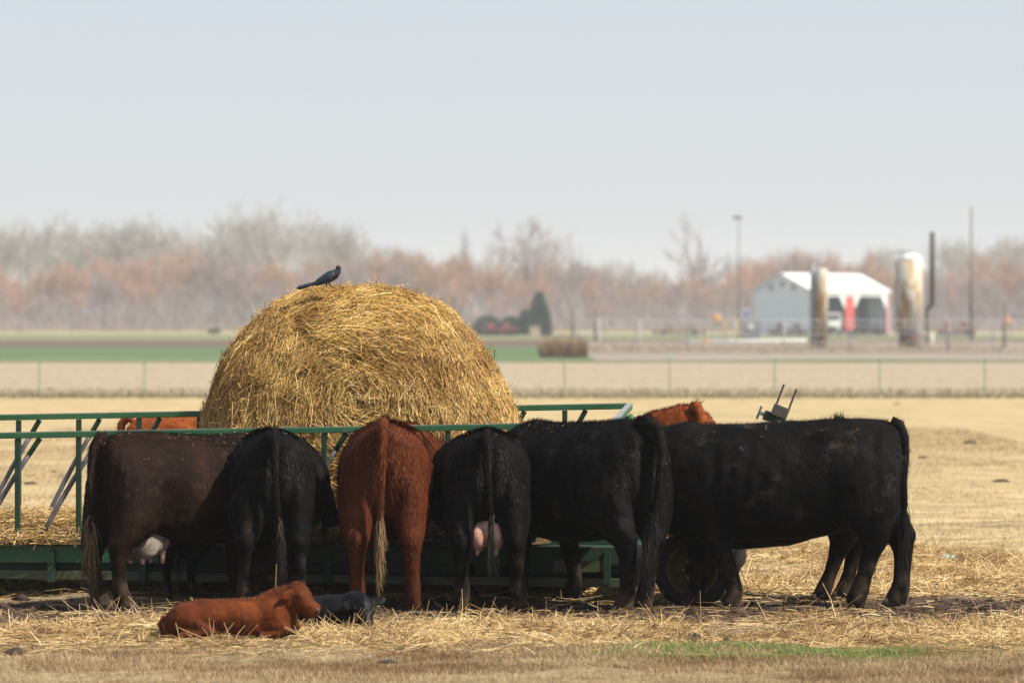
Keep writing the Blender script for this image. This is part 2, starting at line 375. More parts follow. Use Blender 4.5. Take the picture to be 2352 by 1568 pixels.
TWB = island_mat('brownish_twigs', [(0, (.22, .165, .15)), (1, (.40, .31, .275))], .85, .1)
def proto(ms, bm_, tm_):
    ms[0].materials.append(bm_); ms[1].materials.append(tm_); return ms
GREYS = [proto(bare_tree(s, 26, .75, 4, 9, .5), BARK, TWG) for s in (1, 2, 3, 4)]
TWO = island_mat('tan_twigs', [(0, (.28, .165, .095)), (1, (.50, .315, .185))], .85, .1)
REDS = [proto(bare_tree(s, 15, .8, 3, 18, .5, 3), BARKR, m_) for s, m_ in ((11, TWR), (12, TWO), (13, TWB), (14, TWR), (15, TWO), (16, TWB))]
DBARK = noise_mat('dark_bark', [(.3, (.07, .065, .06)), (.7, (.13, .12, .105))], .8, 5, .9)
LONE = [proto(bare_tree(s, 26, .85, 4, 6, .4, 1, 1.6), DBARK, TWB) for s in (21, 22, 24)]
def plant_tree(name, ms, px, D, Hf, label, group, rz=None, wf=1.0):
    o = empty(name, (X(px, D), D - CAM_D, 0), random.uniform(0, 6.28) if rz is None else rz, label=label, cat='tree', group=group)
    o.scale = (Hf * wf, Hf * wf, Hf)
    for nm, me in (('trunk', ms[0]), ('crown', ms[1])):
        c = bpy.data.objects.new(nm, me); COL.objects.link(c); c.parent = o
def top_scale(py, D, H): return (CAM_H - (py - HORIZON) / FPX * D) / H
def interp(tab, x): return float(np.interp(x, [t[0] for t in tab], [t[1] for t in tab]))
SKY_G = [(-100, 478), (0, 480), (60, 484), (150, 458), (240, 480), (330, 452), (400, 458), (470, 492), (540, 486), (620, 440), (700, 440), (760, 478), (850, 512), (900, 555)]
SKY_R = [(-100, 600), (0, 600), (150, 590), (260, 562), (400, 562), (520, 545), (650, 568), (760, 578), (900, 548), (1000, 562), (1120, 590), (1280, 580), (1400, 600),
         (1550, 610), (1700, 596), (1830, 540), (1950, 566), (2050, 575), (2200, 582), (2352, 566), (2450, 566)]
def place(px): return ('left of the bale' if px < 460 else 'behind the bale' if px < 1190 else 'between the bale and the barn' if px < 1725 else 'behind the barn' if px < 2065 else 'right of the barn')
for px in np.arange(-110, 890, 40):
    for row in range(2):
        p = px + random.uniform(-16, 16) + row * 22; D = random.uniform(1310, 1370) + row * 55
        plant_tree('tall_bare_tree', GREYS[random.randrange(4)], p, D, top_scale(interp(SKY_G, p) + random.uniform(-12, 34) + row * 16, D, 26),
                   'tall pale grey leafless tree in the %s tall row ' % ('nearer', 'farther')[row] + place(p), '%s tall grey trees ' % ('nearer', 'farther')[row] + place(p), None, random.uniform(.9, 1.25))
for px in np.arange(2080, 2480, 44):
    p = px + random.uniform(-14, 14); D = random.uniform(1310, 1400)
    plant_tree('tall_bare_tree', GREYS[random.randrange(4)], p, D, top_scale(528 + random.uniform(-10, 24), D, 26),
               'pale grey leafless tree in the back row behind the wide tank and poles', 'grey trees behind the wide tank', None, 1.1)
for px, t in ((1340, 585), (1430, 580), (1520, 594), (1735, 570), (1790, 552), (1900, 556), (1960, 560), (2010, 567), (930, 565), (1120, 552)):
    D = 1450; plant_tree('bare_tree', GREYS[random.randrange(4)], px, D, top_scale(t, D, 26), 'faint grey leafless tree rising just above the reddish row ' + place(px), 'faint grey trees ' + place(px))
plant_tree('lone_bare_tree', LONE[0], 1612, 1250, top_scale(470, 1250, 26), 'tall leafless tree with spreading dark limbs against the sky, beside the pole with a crossbar', None, 1.0, 1.25)
plant_tree('lone_bare_tree', LONE[1], 1208, 1260, top_scale(484, 1260, 26), 'large leafless tree standing above the reddish row, right of the bale', None, .4, 1.2)
plant_tree('lone_bare_tree', LONE[2], 1288, 1265, top_scale(482, 1265, 26), 'leafless tree close beside another big one, nearer to the cedar top', None, 3.1, .8)
plant_tree('lone_bare_tree', LONE[1], 1066, 1300, top_scale(512, 1300, 26), 'thin leafless snag poking above the trees behind the bale', None, 2.2, .3)
KIND = ['reddish', 'tan', 'grey brown', 'reddish', 'tan', 'grey brown']
for row, (D0, off, dpy) in enumerate(((1280, 0, 0), (1225, 22, 20), (1165, 10, 55))):
    for px in np.arange(-100, 2460, 43):
        p = px + off + random.uniform(-15, 15); D = D0 + random.uniform(-14, 14)
        if row == 2 and random.random() < .3: continue
        k = top_scale(interp(SKY_R, p) + dpy + random.uniform(-26, 34), D, 15); q_ = random.choice((0, 3, 1, 4, 2, 5, 2))
        rn = ('back', 'middle', 'front')[row]
        plant_tree('bare_thicket_tree', REDS[q_], p, D, k, '%s leafless tree in the %s tree row %s' % (KIND[q_], rn, place(p)), '%s trees %s, %s' % (KIND[q_], place(p), rn), None, random.uniform(.75, 1.05))
def twig_mass(name, n, xr, yr, hr, wd, mat, label, cat, droop=.35, kind='stuff'):
    b = np.stack([rng.uniform(*xr, n), rng.uniform(*yr, n), rng.uniform(0, 1, n) ** 2.6 * hr * .8], 1)
    d = nrm(np.stack([rng.normal(0, droop, n), rng.normal(0, droop, n), rng.uniform(.3, 1, n)], 1)) * (rng.uniform(.25, .6, n) * hr)[:, None]
    s = nrm(rng.normal(size=(n, 3))) * wd
    o = link(name, blades(name, b, b + d, s), mat); return tag(o, label, cat, kind=kind)
twig_mass('undergrowth', 60000, (-160, 160), (1060, 1240), 10.0, .06, island_mat('brushwood', [(0, (.16, .13, .13)), (1, (.31, .255, .25))], .9, .1), 'grey brown brushwood filling the foot of the tree line', 'undergrowth')
twig_mass('tall_weeds', 9000, (-140, 140), (960, 1020), 2.2, .09, island_mat('pale_weeds', [(0, (.2, .16, .11)), (1, (.38, .32, .22))], .9, .1), 'pale dry weeds along the foot of the trees', 'weeds')
# dark evergreen and shrubs
EVER = island_mat('evergreen', [(0, (.04, .06, .035)), (1, (.10, .125, .075))], .8, .15)
def leaf_blob(name, px, D, wpx, toppy, n, cone, label, cat='shrub', mat=EVER, group=None, leaf=.2):
    base = Vector((X(px, D), D - CAM_D, 0)); Wd = wpx / FPX * D; Ht = CAM_H - (toppy - HORIZON) / FPX * D
    o = empty(name, base, 0, label=label, cat=cat, group=group)
    MB().tube([(0, 0, -.1), (.05, 0, Ht * .5), (0, .05, Ht * .9)], [.14, .1, .03], 6).build('trunk', BARKR, o)
    u = rng.uniform(0, 1, n); a = rng.uniform(0, 6.283, n); rr = rng.uniform(.3, 1, n) ** .5
    prof = (1 - u * .93) ** .6 if cone else np.sqrt(np.clip(1 - (2 * u - .9) ** 2 * .8, .05, 1))
    r = rr * prof * Wd / 2 * (.75 + .5 * vnoise(a * 1.6, u * 6, 4))
    p = np.stack([np.cos(a) * r, np.sin(a) * r, u * Ht * .97 + .02], 1)
    d = nrm(p * [1, 1, .1] + rng.normal(0, .3, (n, 3)) + [0, 0, .4]) * leaf * 1.6
    s = nrm(rng.normal(size=(n, 3))) * leaf * .5
    link('crown', blades('crown', p, p + d, s), mat, o)
    return o
leaf_blob('cedar_tree', 1238, 800, 54, 674, 3200, True, 'dark green cedar tree at the foot of the tree line, right of the bale', 'tree', leaf=.42)
leaf_blob('cedar_tree', 1206, 806, 44, 716, 1600, True, 'smaller dark evergreen touching the left side of the big cedar', 'tree', leaf=.4)
leaf_blob('dark_shrub', 1118, 815, 60, 728, 1500, False, 'low dark shrub behind the red implement, nearest the bale', leaf=.35)
leaf_blob('dark_shrub', 1172, 815, 50, 730, 1400, False, 'low dark shrub behind the red implement, next to the cedar', leaf=.35)
leaf_blob('small_bush', 492, 930, 26, 757, 500, False, 'small dark bush at the foot of the trees, left of the bale', leaf=.3)

# ------------------------------------------------------------------ barn
WHITEP = noise_mat('white_roof', [(.3, (.70, .70, .68)), (.7, (.82, .82, .80))], 1.2, 4, .5)
BARNW = noise_mat('grey_siding', [(.3, (.74, .74, .80)), (.7, (.82, .82, .87))], .7, 4, .7)
BARNR = noise_mat('red_siding', [(.3, (.42, .055, .045)), (.7, (.52, .085, .065))], 1.0, 4, .7)
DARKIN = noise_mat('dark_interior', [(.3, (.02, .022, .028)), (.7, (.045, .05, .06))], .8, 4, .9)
WHITET = noise_mat('white_trim', [(.3, (.66, .66, .64)), (.7, (.80, .80, .78))], 2, 3, .6)
BD = 850.0
barn = empty('barn', (X(1865, BD), BD - CAM_D, 0), R(46), label='large white roofed barn with grey gable end and open red trimmed front', cat='barn')
BL, BW, EV, RG = 21.0, 13.6, 7.5, 10.6        # local x along the open front, local y back along the gable end
def sh(name, mb, m, par=None): return mb.build(name, m, par or barn)
rf = MB()
for s0, s1 in ((-.35, BW / 2), (BW + .35, BW / 2)):
    z0 = EV - .05
    a = [(-.35, s0, z0), (BL + .35, s0, z0), (BL + .35, s1, RG), (-.35, s1, RG)]
    rf.add(a + [(x_, y_, z_ + .18) for x_, y_, z_ in a], [(0, 1, 2, 3), (4, 5, 6, 7), (0, 1, 5, 4), (1, 2, 6, 5), (2, 3, 7, 6), (3, 0, 4, 7)])
roof = sh('roof', rf, WHITEP)
rib = MB()
for k in range(22):
    x_ = .2 + k * (BL - .4) / 21
    rib.bar((x_, -.3, EV + .15), (x_, BW / 2 - .05, RG + .15), .08, .06, (1, 0, 0))
sh('roof_rib', rib, WHITEP, roof)
tag(roof.children[0], kind='stuff')
def gable(x0, x1):
    m = MB(); pr = [(0, -.1), (BW, -.1), (BW, EV - .08), (BW / 2, RG - .1), (0, EV - .08)]
    return m.add([(x0, a, b) for a, b in pr] + [(x1, a, b) for a, b in pr], [(0, 1, 2, 3, 4), (9, 8, 7, 6, 5)] + [(i, (i + 1) % 5, (i + 1) % 5 + 5, i + 5) for i in range(5)])
gw = sh('gable_wall', gable(0, .2), BARNW)
for k in range(3): sh('gable_vent', MB().box((-.03, BW / 2 + (k - 1) * 2.6, EV + .75 + (k == 1) * .6), (.05, 1.1, 1.0)), noise_mat('vent_%d' % k, [(.3, (.26, .27, .28)), (.7, (.34, .35, .36))], 2), gw)
sh('gable_wall', gable(BL - .2, BL), BARNW)
sh('back_wall', MB().box((BL / 2, BW - .1, EV / 2 - .1), (BL - .44, .2, EV - .2)), BARNW)
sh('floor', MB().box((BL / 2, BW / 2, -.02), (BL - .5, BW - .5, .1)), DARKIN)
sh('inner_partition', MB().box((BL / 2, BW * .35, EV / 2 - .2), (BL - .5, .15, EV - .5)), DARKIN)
sh('fascia', MB().box((BL / 2, .02, EV - .42), (BL - .42, .14, .68)), WHITET)
for x_, w_ in ((.75, 1.0), (10.2, 2.5), (BL - .45, .4)):
    pp = sh('front_post', MB().box((x_, .05, EV / 2 - .5), (w_, .24, EV - .6)), BARNR)
for x_, s_ in ((1.26, 1), (8.94, -1), (11.46, 1), (BL - .66, -1)):
    br = MB(); a = [(x_, 0, EV - .76), (x_ + s_ * 1.5, 0, EV - .76), (x_ + s_ * .05, 0, EV - 3.0), (x_, 0, EV - 3.0)]
    br.add([(p, -.06, q) for p, _, q in a] + [(p, .14, q) for p, _, q in a], [(0, 1, 2, 3), (7, 6, 5, 4), (0, 1, 5, 4), (1, 2, 6, 5), (2, 3, 7, 6), (3, 0, 4, 7)])
    sh('corner_brace', br, WHITET)

# ------------------------------------------------------------------ tanks, poles, yard things
TANK = None
def tank_mat():
    m, nt, b = new_mat('rusty_tank')
    c = ramp(nt, noise(nt, .9, 6, (1, 1, .35), rough=.6, dist=.8), [(.36, (.22, .10, .025)), (.47, (.38, .28, .13)), (.55, (.50, .49, .45)), (.75, (.56, .56, .54))])
    nt.links.new(c, b.inputs['Base Color']); b.inputs['Roughness'].default_value = .6; return m
TANK = tank_mat(); DKRUST = noise_mat('dark_rust', [(.3, (.045, .022, .014)), (.7, (.13, .075, .05))], 1.5, 5, .85)
GREYM = noise_mat('grey_metal', [(.3, (.16, .17, .18)), (.7, (.27, .28, .29))], 2, 4, .6)
LIGHTM = noise_mat('pale_galvanised', [(.3, (.42, .43, .44)), (.7, (.6, .6, .6))], 2, 4, .5)
WOODP = noise_mat('pole_wood', [(.3, (.10, .085, .07)), (.7, (.19, .165, .135))], 2, 5, .9, stretch=(1, 1, .2))
BLACKM = noise_mat('black_stack', [(.3, (.012, .011, .011)), (.7, (.035, .03, .028))], 2, 4, .7)
def mpx(D): return D / FPX
def zt(py, D): return CAM_H - (py - HORIZON) / FPX * D
TD = 412.0
t = empty('storage_tank', (X(2091, TD), TD - CAM_D, 0), 0, label='wide upright rusty white tank right of the barn', cat='tank')
rT = 28.5 * mpx(TD); hT = zt(597, TD); hc = zt(583, TD)
MB().tube([(0, 0, hT * .19), (0, 0, hT)], rT, 24).build('shell', TANK, t, True)
MB().tube([(0, 0, -.1), (0, 0, hT * .19 - .02)], rT * .93, 24).build('skirt', DKRUST, t, True)
MB().tube([(0, 0, hT * .185), (0, 0, hT * .2)], rT * 1.03, 24).build('band', GREYM, t, True)
MB().tube([(0, 0, hT), (0, 0, hT + (hc - hT) * .6), (0, 0, hc)], [rT * .98, rT * .8, rT * .2], 24).build('cap', WHITEP, t, True)
MB().tube([(0, 0, hc - .05), (0, 0, hc + .18), (-1.6, 0, hc + .2)], .05, 6).build('vent_pipe', GREYM, t)
MB().bar((-rT - .12, .2, 1.0), (-rT - .12, .2, hT), .12, .25).build('ladder', DKRUST, t)
T2 = 404.0
t = empty('storage_tank', (X(1887, T2), T2 - CAM_D, 0), 0, label='slim upright rusty tank standing in front of the barn', cat='tank')
r2 = 15 * mpx(T2); h2 = zt(617, T2)
MB().tube([(0, 0, 1.0), (0, 0, h2 - .12), (0, 0, h2)], [r2, r2, r2 * .8], 20).build('shell', TANK, t, True)
MB().tube([(0, 0, -.1), (0, 0, .98)], r2 * .85, 20).build('skirt', DKRUST, t, True)
MB().tube([(-r2 - .2, 0, -.1), (-r2 - .2, 0, zt(606, T2))], .22, 10).build('riser_pipe', GREYM, t, True)
MB().bar((-r2 - .6, 0, zt(610, T2)), (-r2 + .3, 0, zt(608, T2)), .08, .08).build('crossbar', GREYM, t)
t = empty('flare_stack', (X(2141, 415), 415 - CAM_D, 0), 0, label='thin black chimney pipe beside the wide tank', cat='chimney')
MB().tube([(0, 0, zt(700, 415)), (0, 0, zt(533, 415))], 5.5 * mpx(415), 12).build('stack_pipe', BLACKM, t, True)
MB().tube([(.0, 0, zt(690, 415)), (-.06, 0, zt(703, 415)), (-.35, 0, zt(707, 415)), (-.45, 0, zt(716, 415)), (-.45, 0, 0)], [.16, .18, .2, .12, .1], 10).build('elbow_pipe', BLACKM, t, True)
def pole(px, D, top, r, label, cross=None, name='utility_pole', cat='pole', mat=WOODP):
    o = empty(name, (X(px, D), D - CAM_D, 0), 0, label=label, cat=cat)
    MB().tube([(0, 0, -.2), (0, 0, zt(top, D))], [r, r * .75], 10).build('shaft', mat, o, True)
    if cross: 
        MB().bar((cross[0] * mpx(D), 0, zt(top + 4, D)), (cross[1] * mpx(D), 0, zt(top + 4, D)), .25, .35).build('crossbar', mat, o)
    return o
pole(1697, 620, 496, .085, 'tall thin pole with a short crossbar beside the lone tree', (-14, 6))
pole(2231, 520, 475, .14, 'tall plain wooden pole right of the wide tank')
pole(2307, 400, 690, .13, 'short dark wooden post near the right edge', name='wooden_post', cat='post')
pole(2178, 345, 738, .10, 'short dark post by the wire fence, below the black chimney', name='wooden_post', cat='post')
pole(1315, 520, 698, .15, 'short dark wooden post right of the cedar', name='wooden_post', cat='post')
pole(1368, 500, 708, .17, 'stout dark wooden post behind the brush pile', name='wooden_post', cat='post')
pole(2142, 405, 768, .09, 'short white pipe standing at the foot of the black chimney', name='white_pipe', cat='pipe', mat=WHITET)
# chain fence
cf = empty('yard_fence', (0, 0, 0), 0, label='thin galvanised yard fence with posts and wires in front of the tanks', cat='fence')
FDn = 345.0
fx = [1325, 1375, 1470, 1580, 1690, 1802, 1952, 2110, 2180, 2280, 2390]
for k, p in enumerate(fx):
    MB().tube([(X(p, FDn), FDn - CAM_D, -.1), (X(p, FDn), FDn - CAM_D, zt(733, FDn))], .045, 8).build('post', LIGHTM if k % 3 else GREYM, cf, True)
for z_ in (zt(735, FDn), zt(748, FDn), zt(765, FDn), zt(785, FDn)):
    pts = []
    for a, b in zip(fx[:-1], fx[1:]):
        for q in (0, .25, .5, .75): pts.append((X(a + (b - a) * q, FDn), FDn - CAM_D - .06, z_ - .06 * math.sin(q * math.pi)))
    MB().tube(pts, .016 if z_ < 2 else .026, 5, False).build('wire', LIGHTM, cf)
# electrical box, sign, bollards, pipe
eb = empty('electrical_box', (X(1725, 530), 530 - CAM_D, 0), 0, label='grey metal electrical box with a round white meter', cat='box')
MB().box((0, 0, zt(757, 530)), (45 * mpx(530), .9, 40 * mpx(530))).build('cabinet', GREYM, eb, bevel=.05)
MB().tube([(-.05, -.45, zt(750, 530)), (-.05, -.56, zt(750, 530))], .3, 14).build('meter', WHITET, eb)
for s_ in (-.8, .8): MB().box((s_, 0, zt(784, 530)), (.14, .5, .3)).build('leg', GREYM, eb)
sg = empty('blue_sign', (X(1714, 528), 528 - CAM_D, 0), 0, label='small blue square sign with a white border above the grey box', cat='sign')
MB().tube([(0, 0.06, -.1), (0, 0.06, zt(714, 528))], .04, 6).build('post', GREYM, sg)
MB().box((0, 0, zt(720, 528)), (.72, .04, .78)).build('border', WHITET, sg)
MB().box((0, -.03, zt(720, 528)), (.52, .03, .58)).build('plate', noise_mat('blue_sign_paint', [(.3, (.06, .13, .42)), (.7, (.08, .16, .48))], 3), sg)
for p, lb in ((1666, 'yellow guard post farther from the grey electrical box'), (1694, 'yellow guard post right beside the grey electrical box')):
    o = empty('guard_post', (X(p, 520), 520 - CAM_D, 0), 0, label=lb, cat='bollard', group='yellow guard posts by the electrical box')
    MB().tube([(0, 0, -.1), (0, 0, zt(737, 520)), (0, 0, zt(735.5, 520))], [.10, .10, .05], 10).build('post', noise_mat('guard_yellow', [(.3, (.50, .30, .06)), (.7, (.6, .38, .08))], 3) if p == 1666 else bpy.data.materials['guard_yellow'], o, True)
o = empty('white_pipeline', (X(1715, 505), 505 - CAM_D, 0), 0, label='long white pipe lying low across the yard', cat='pipe')
MB().tube([(-6.2, 0, .15), (6.2, 0, .25)], .12, 10).build('pipe', WHITET, o, True)
for k in range(5): MB().box((-5.8 + 2.9 * k, 0, .06), (.18, .3, .14)).build('support', GREYM, o)
MB().tube([(-4.5, 0, .15), (-3.9, 0, .16)], .17, 10).build('valve', noise_mat('orange_paint', [(.3, (.55, .16, .04)), (.7, (.65, .22, .06))], 3), o, True)
# brush pile in a pen
bp = empty('brush_pen', (X(1295, 290), 290 - CAM_D, 0), 0, label='pen of brown dry brush at the edge of the green strip', cat='pen')
n = 2600; b_ = np.stack([rng.uniform(-1.4, 1.4, n), rng.uniform(-.7, .7, n), rng.uniform(0, .4, n)], 1)
d_ = nrm(np.stack([rng.normal(0, .25, n), rng.normal(0, .2, n), np.ones(n)], 1)) * rng.uniform(.4, 1.3, n)[:, None]
o = link('brush', blades('brush', b_, b_ + d_, nrm(rng.normal(size=(n, 3))) * .02), island_mat('dry_brush', [(0, (.24, .15, .09)), (1, (.46, .33, .21))], .9, .1), bp); tag(o, kind='stuff')
for x_ in (-1.42, 1.42): MB().tube([(x_, -.75, -.1), (x_, -.75, 1.5)], .035, 8).build('post', GREYM, bp, True)
MB().tube([(-1.42, -.75, 1.35), (1.42, -.75, 1.32)], .025, 8).build('rail', GREYM, bp, True)
twig_mass('dry_weeds', 5200, (X(1360, 330), X(2380, 330)), (285, 340), .75, .025, bpy.data.materials['pale_weeds'], 'pale dry weeds round the yard fence', 'weeds')
# farm implements, truck
IMPR = noise_mat('implement_red', [(.3, (.26, .06, .045)), (.7, (.36, .09, .065))], 2, 3, .6)
IMPD = noise_mat('implement_dark', [(.3, (.06, .03, .026)), (.7, (.13, .065, .05))], 2, 3, .8)
IMPO = noise_mat('implement_orange', [(.3, (.50, .22, .06)), (.7, (.62, .30, .09))], 2, 3, .7)
def implement(px, D, wpx, top, mat, label, discs=9):
    W_ = wpx * mpx(D); H_ = zt(top, D)
    o = empty('farm_implement', (X(px, D), D - CAM_D, 0), random.uniform(-.1, .1), label=label, cat='implement')
    fr = MB()
    for y_ in (-.8, .8): fr.box((0, y_, H_ * .55), (W_, .2, .22))
    for k in range(5): fr.box((-W_ / 2 + .2 + k * (W_ - .4) / 4, 0, H_ * .55), (.2, 1.42, .2))
    fr.build('frame', mat, o)
    for k in range(discs):
        x_ = -W_ / 2 + .3 + k * (W_ - .6) / (discs - 1)
        MB().tube([(x_ - .03, -.5, .4), (x_ + .03, -.45, .4)], [.42, .42], 12).build('disc', IMPD, o)
    for x_ in (-W_ * .3, W_ * .3): MB().tube([(x_ - .15, .6, .5), (x_ + .15, .6, .5)], .5, 14).build('wheel', RUBBER, o)
    for x_ in (-W_ * .2, W_ * .22): MB().box((x_, .2, H_ * .8), (W_ * .16, .9, H_ * .42)).build('hopper', mat, o)
    MB().bar((W_ * .05, -.8, H_ * .55), (W_ * .1, -2.4, .5), .16, .16).build('drawbar', mat, o)
    return o
implement(1145, 770, 84, 741, IMPR, 'faded red farm implement parked below the dark shrubs right of the bale', 12)
implement(1810, 760, 90, 742, IMPD, 'dark rusty farm implement in front of the grey barn gable')
implement(1990, 755, 95, 746, IMPD, 'dark rusty farm implement in front of the open barn bays')
implement(2195, 765, 90, 738, noise_mat('implement_maroon', [(.3, (.15, .04, .035)), (.7, (.24, .07, .06))], 2), 'dark maroon farm implement right of the wide tank')
implement(1560, 790, 120, 748, noise_mat('implement_dull', [(.3, (.20, .12, .10)), (.7, (.28, .18, .15))], 2), 'dull brownish farm implement left of the orange fuel tank')
def fuel_tank(px, D, top, label, mat, s=1.0):
    o = empty('fuel_tank', (X(px, D), D - CAM_D, 0), 0, label=label, cat='tank')
    z_ = zt(top, D) - .6 * s
    MB().tube([(0, -.9 * s, z_), (0, -.8 * s, z_), (0, .8 * s, z_), (0, .9 * s, z_)], [.4 * s, .62 * s, .62 * s, .4 * s], 16).build('tank_body', mat, o, True)
    for a in (-.4, .4):
        for b in (-.6, .6): MB().bar((a * 1.2 * s, b, -.1), (a * s, b, z_ - .4 * s), .1, .1).build('leg', GREYM, o)
fuel_tank(1646, 700, 722, 'orange fuel tank on legs left of the yellow guard posts', IMPO, 1.05)
fuel_tank(2312, 720, 728, 'orange fuel tank behind the short dark post at the right edge', bpy.data.materials['orange_paint'])
fuel_tank(1912 - 0, 700, 748, 'small dull orange tank low in front of the barn', IMPD, .8)
tk = empty('white_truck', (X(1916, 735), 735 - CAM_D, 0), R(-3), label='white truck parked facing the camera in front of the barn', cat='truck')
MB().box((0, .9, 2.55), (2.0, 1.7, 1.9)).build('cab', WHITET, tk, bevel=.2)
MB().box((0, -.02, 2.95), (1.7, .1, .7)).build('windscreen', DARKIN, tk)
MB().box((0, -.55, 1.45), (1.7, 1.2, .9)).build('bonnet', WHITET, tk, bevel=.15)
MB().box((0, -1.18, .95), (2.0, .16, .3)).build('bumper', GREYM, tk)
MB().box((0, 4.0, 2.0), (2.0, 4.2, 1.2)).build('cargo_bed', WHITET, tk, bevel=.08)
for x_ in (-.6, .6): MB().tube([(x_, -1.17, 1.5), (x_, -1.22, 1.5)], .15, 10).build('headlight', LIGHTM, tk)
for x_ in (-.85, .85):
    for y_ in (0, 4.6): MB().tube([(x_ - .14, y_, .52), (x_ + .14, y_, .52)], .55, 14).build('wheel', RUBBER, tk)
o = empty('feed_box', (X(1228, 700), 700 - CAM_D, 0), 0, label='small pale tan box below the cedar', cat='box')
MB().box((0, 0, .8), (1.5, 1.2, 1.5)).build('crate_body', noise_mat('tan_box', [(.3, (.36, .29, .2)), (.7, (.46, .38, .28))], 2), o, bevel=.03)
MB().box((0, 0, 1.6), (1.64, 1.34, .1)).build('lid', bpy.data.materials['tan_box'], o)

# wire fence of green steel posts at the pasture edge
NF = 137.5
FENCEG = noise_mat('fence_green', [(.3, (.17, .26, .16)), (.7, (.24, .33, .22))], 3, 3, .6)
nf = empty('pasture_fence', (0, 0, 0), 0, label='thin wire fence on green steel posts along the pasture edge', cat='fence')
for k in range(-1, 11):
    px = 90 + 241.3 * k; x_ = X(px, NF); h_ = zt(822, NF)
    m = MB(); m.box((x_, NF - CAM_D, h_ / 2 - .05), (.042, .02, h_ + .1)); m.box((x_, NF - CAM_D + .035, h_ / 2 - .05), (.02, .05, h_ + .1))
    m.build('post', FENCEG, nf)
for z_ in (.35, .62, .88, 1.1):
    MB().tube([(X(-250 + 120 * k, NF), NF - CAM_D - .03, z_ + .012 * math.sin(k * 2.1)) for k in range(24)], .004, 4, False).build('wire', LIGHTM, nf)
twig_mass('fence_weeds', 14000, (-17, 17), (99, 103.5), .28, .012, island_mat('fence_weed', [(0, (.10, .085, .04)), (.6, (.17, .16, .075)), (1, (.26, .22, .13))], .9, .1), 'dull green and brown weeds along the foot of the pasture fence', 'weeds')

# ------------------------------------------------------------------ feeder wagon
WYAW = -math.atan2(.5, 6.0)
WO = Vector((X(1408, 37.4), 1.4, 0))
wag = empty('feeder_wagon', WO, WYAW, label='long green slant bar hay feeder wagon with cattle lined up along it', cat='feeder wagon')
WW, WL = 2.2, 6.2
zr = lambda x_, y_: 1.366 + .0195 * x_ + .048 * y_
zb = lambda x_: .092 - .010 * x_
def rail(p0, p1, nm='top_rail'):
    r = MB().bar(p0, p1, .05, .044).build(nm, GREEN, wag, bevel=.005)
    a, b = Vector(p0), Vector(p1)
    MB().bar(a + Vector((0, 0, .025)), b + Vector((0, 0, .025)), .045, .005).build('worn_top', WORN, r)
    return r
c_ = lambda x_, y_: Vector((x_, y_, zr(x_, y_) - .026))
rail(c_(-WL, 0), c_(.03, 0)); rail(c_(-WL, WW), c_(-.02, WW)); rail(c_(0, .03), c_(0, WW - .03), 'end_rail'); rail(c_(-WL, .03), c_(-WL, WW - .03), 'end_rail')
def lx(px): return (X(px, 37.6) - WO.x) / math.cos(WYAW)
for side, y_ in ((0, 0.0), (1, WW)):
    k = 0
    for px in (np.arange(35 - 142 * 3, 1390, 142) if side == 0 else np.arange(36 - 140 * 3, 1390, 140)):
        x_ = lx(px) if side == 0 else (X(px, 39.8) - WO.x - .18) / math.cos(WYAW)
        if x_ < -WL + .05 or x_ > -.06: continue
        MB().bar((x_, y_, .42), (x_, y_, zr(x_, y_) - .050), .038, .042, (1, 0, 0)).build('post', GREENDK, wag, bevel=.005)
        # slant bar, curved near its top
        xt, xb = x_ + .17, x_ - .31
        if xb > -WL:
            zt_ = zr(xt, y_) - .05; z0 = .44
            pts = [(xb + (xt - xb) * q - .018 * math.sin(q * math.pi), y_ + .03, z0 + (zt_ - z0) * q) for q in (0, .2, .4, .6, .75, .88)]
            sb = MB().tube(pts, .02, 8).build('slant_bar', STEEL, wag, True)
            pts2 = [(xb + (xt - xb) * q - .018 * math.sin(q * math.pi), y_ + .03, z0 + (zt_ - z0) * q) for q in (.84, .93, 1.0)]
            MB().tube(pts2, .0215, 8).build('painted_end', GREEN, sb, True)
for y_ in (.5, 1.1, 1.7):
    MB().bar((0, y_, .42), (0, y_, zr(0, y_) - .068), .05, .05, (1, 0, 0)).build('post', GREENDK, wag, bevel=.005)
    MB().tube([(0.02, y_ - .25, .45), (0.02, y_ - .02, .8), (.02, y_ + .12, 1.15), (.02, y_ + .3, zr(0, y_) - .07)], .02, 8).build('slant_bar', GREEN, wag, True)
# trough sides
def trough(y_, s):
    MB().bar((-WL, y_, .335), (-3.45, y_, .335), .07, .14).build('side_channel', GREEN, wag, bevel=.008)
    tag(MB().bar((-3.445, y_, .335), (.12, y_, .335), .07, .14).build('side_channel', GREENDK, wag, bevel=.008), 'stretch of the trough side behind the cattle, coloured darker for their shade')  # shade of the cattle put into the colour by the darker green
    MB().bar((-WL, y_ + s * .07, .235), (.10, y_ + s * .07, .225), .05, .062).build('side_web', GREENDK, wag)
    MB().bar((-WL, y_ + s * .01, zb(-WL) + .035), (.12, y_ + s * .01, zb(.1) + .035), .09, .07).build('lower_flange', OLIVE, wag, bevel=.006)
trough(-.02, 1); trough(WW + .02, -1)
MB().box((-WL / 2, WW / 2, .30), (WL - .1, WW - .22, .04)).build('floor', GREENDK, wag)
for k in range(9):
    x_ = -WL + .4 + k * .72
    MB().box((x_, -.075, .245), (.05, .06, .25)).build('side_stake', GREENDK, wag)
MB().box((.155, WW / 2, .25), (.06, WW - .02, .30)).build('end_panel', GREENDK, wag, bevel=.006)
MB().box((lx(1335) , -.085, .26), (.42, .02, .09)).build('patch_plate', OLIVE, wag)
for y_ in (.5, 1.7): MB().bar((-WL, y_, .2), (.85, y_, .2), .1, .12).build('chassis_beam', GREENDK, wag)
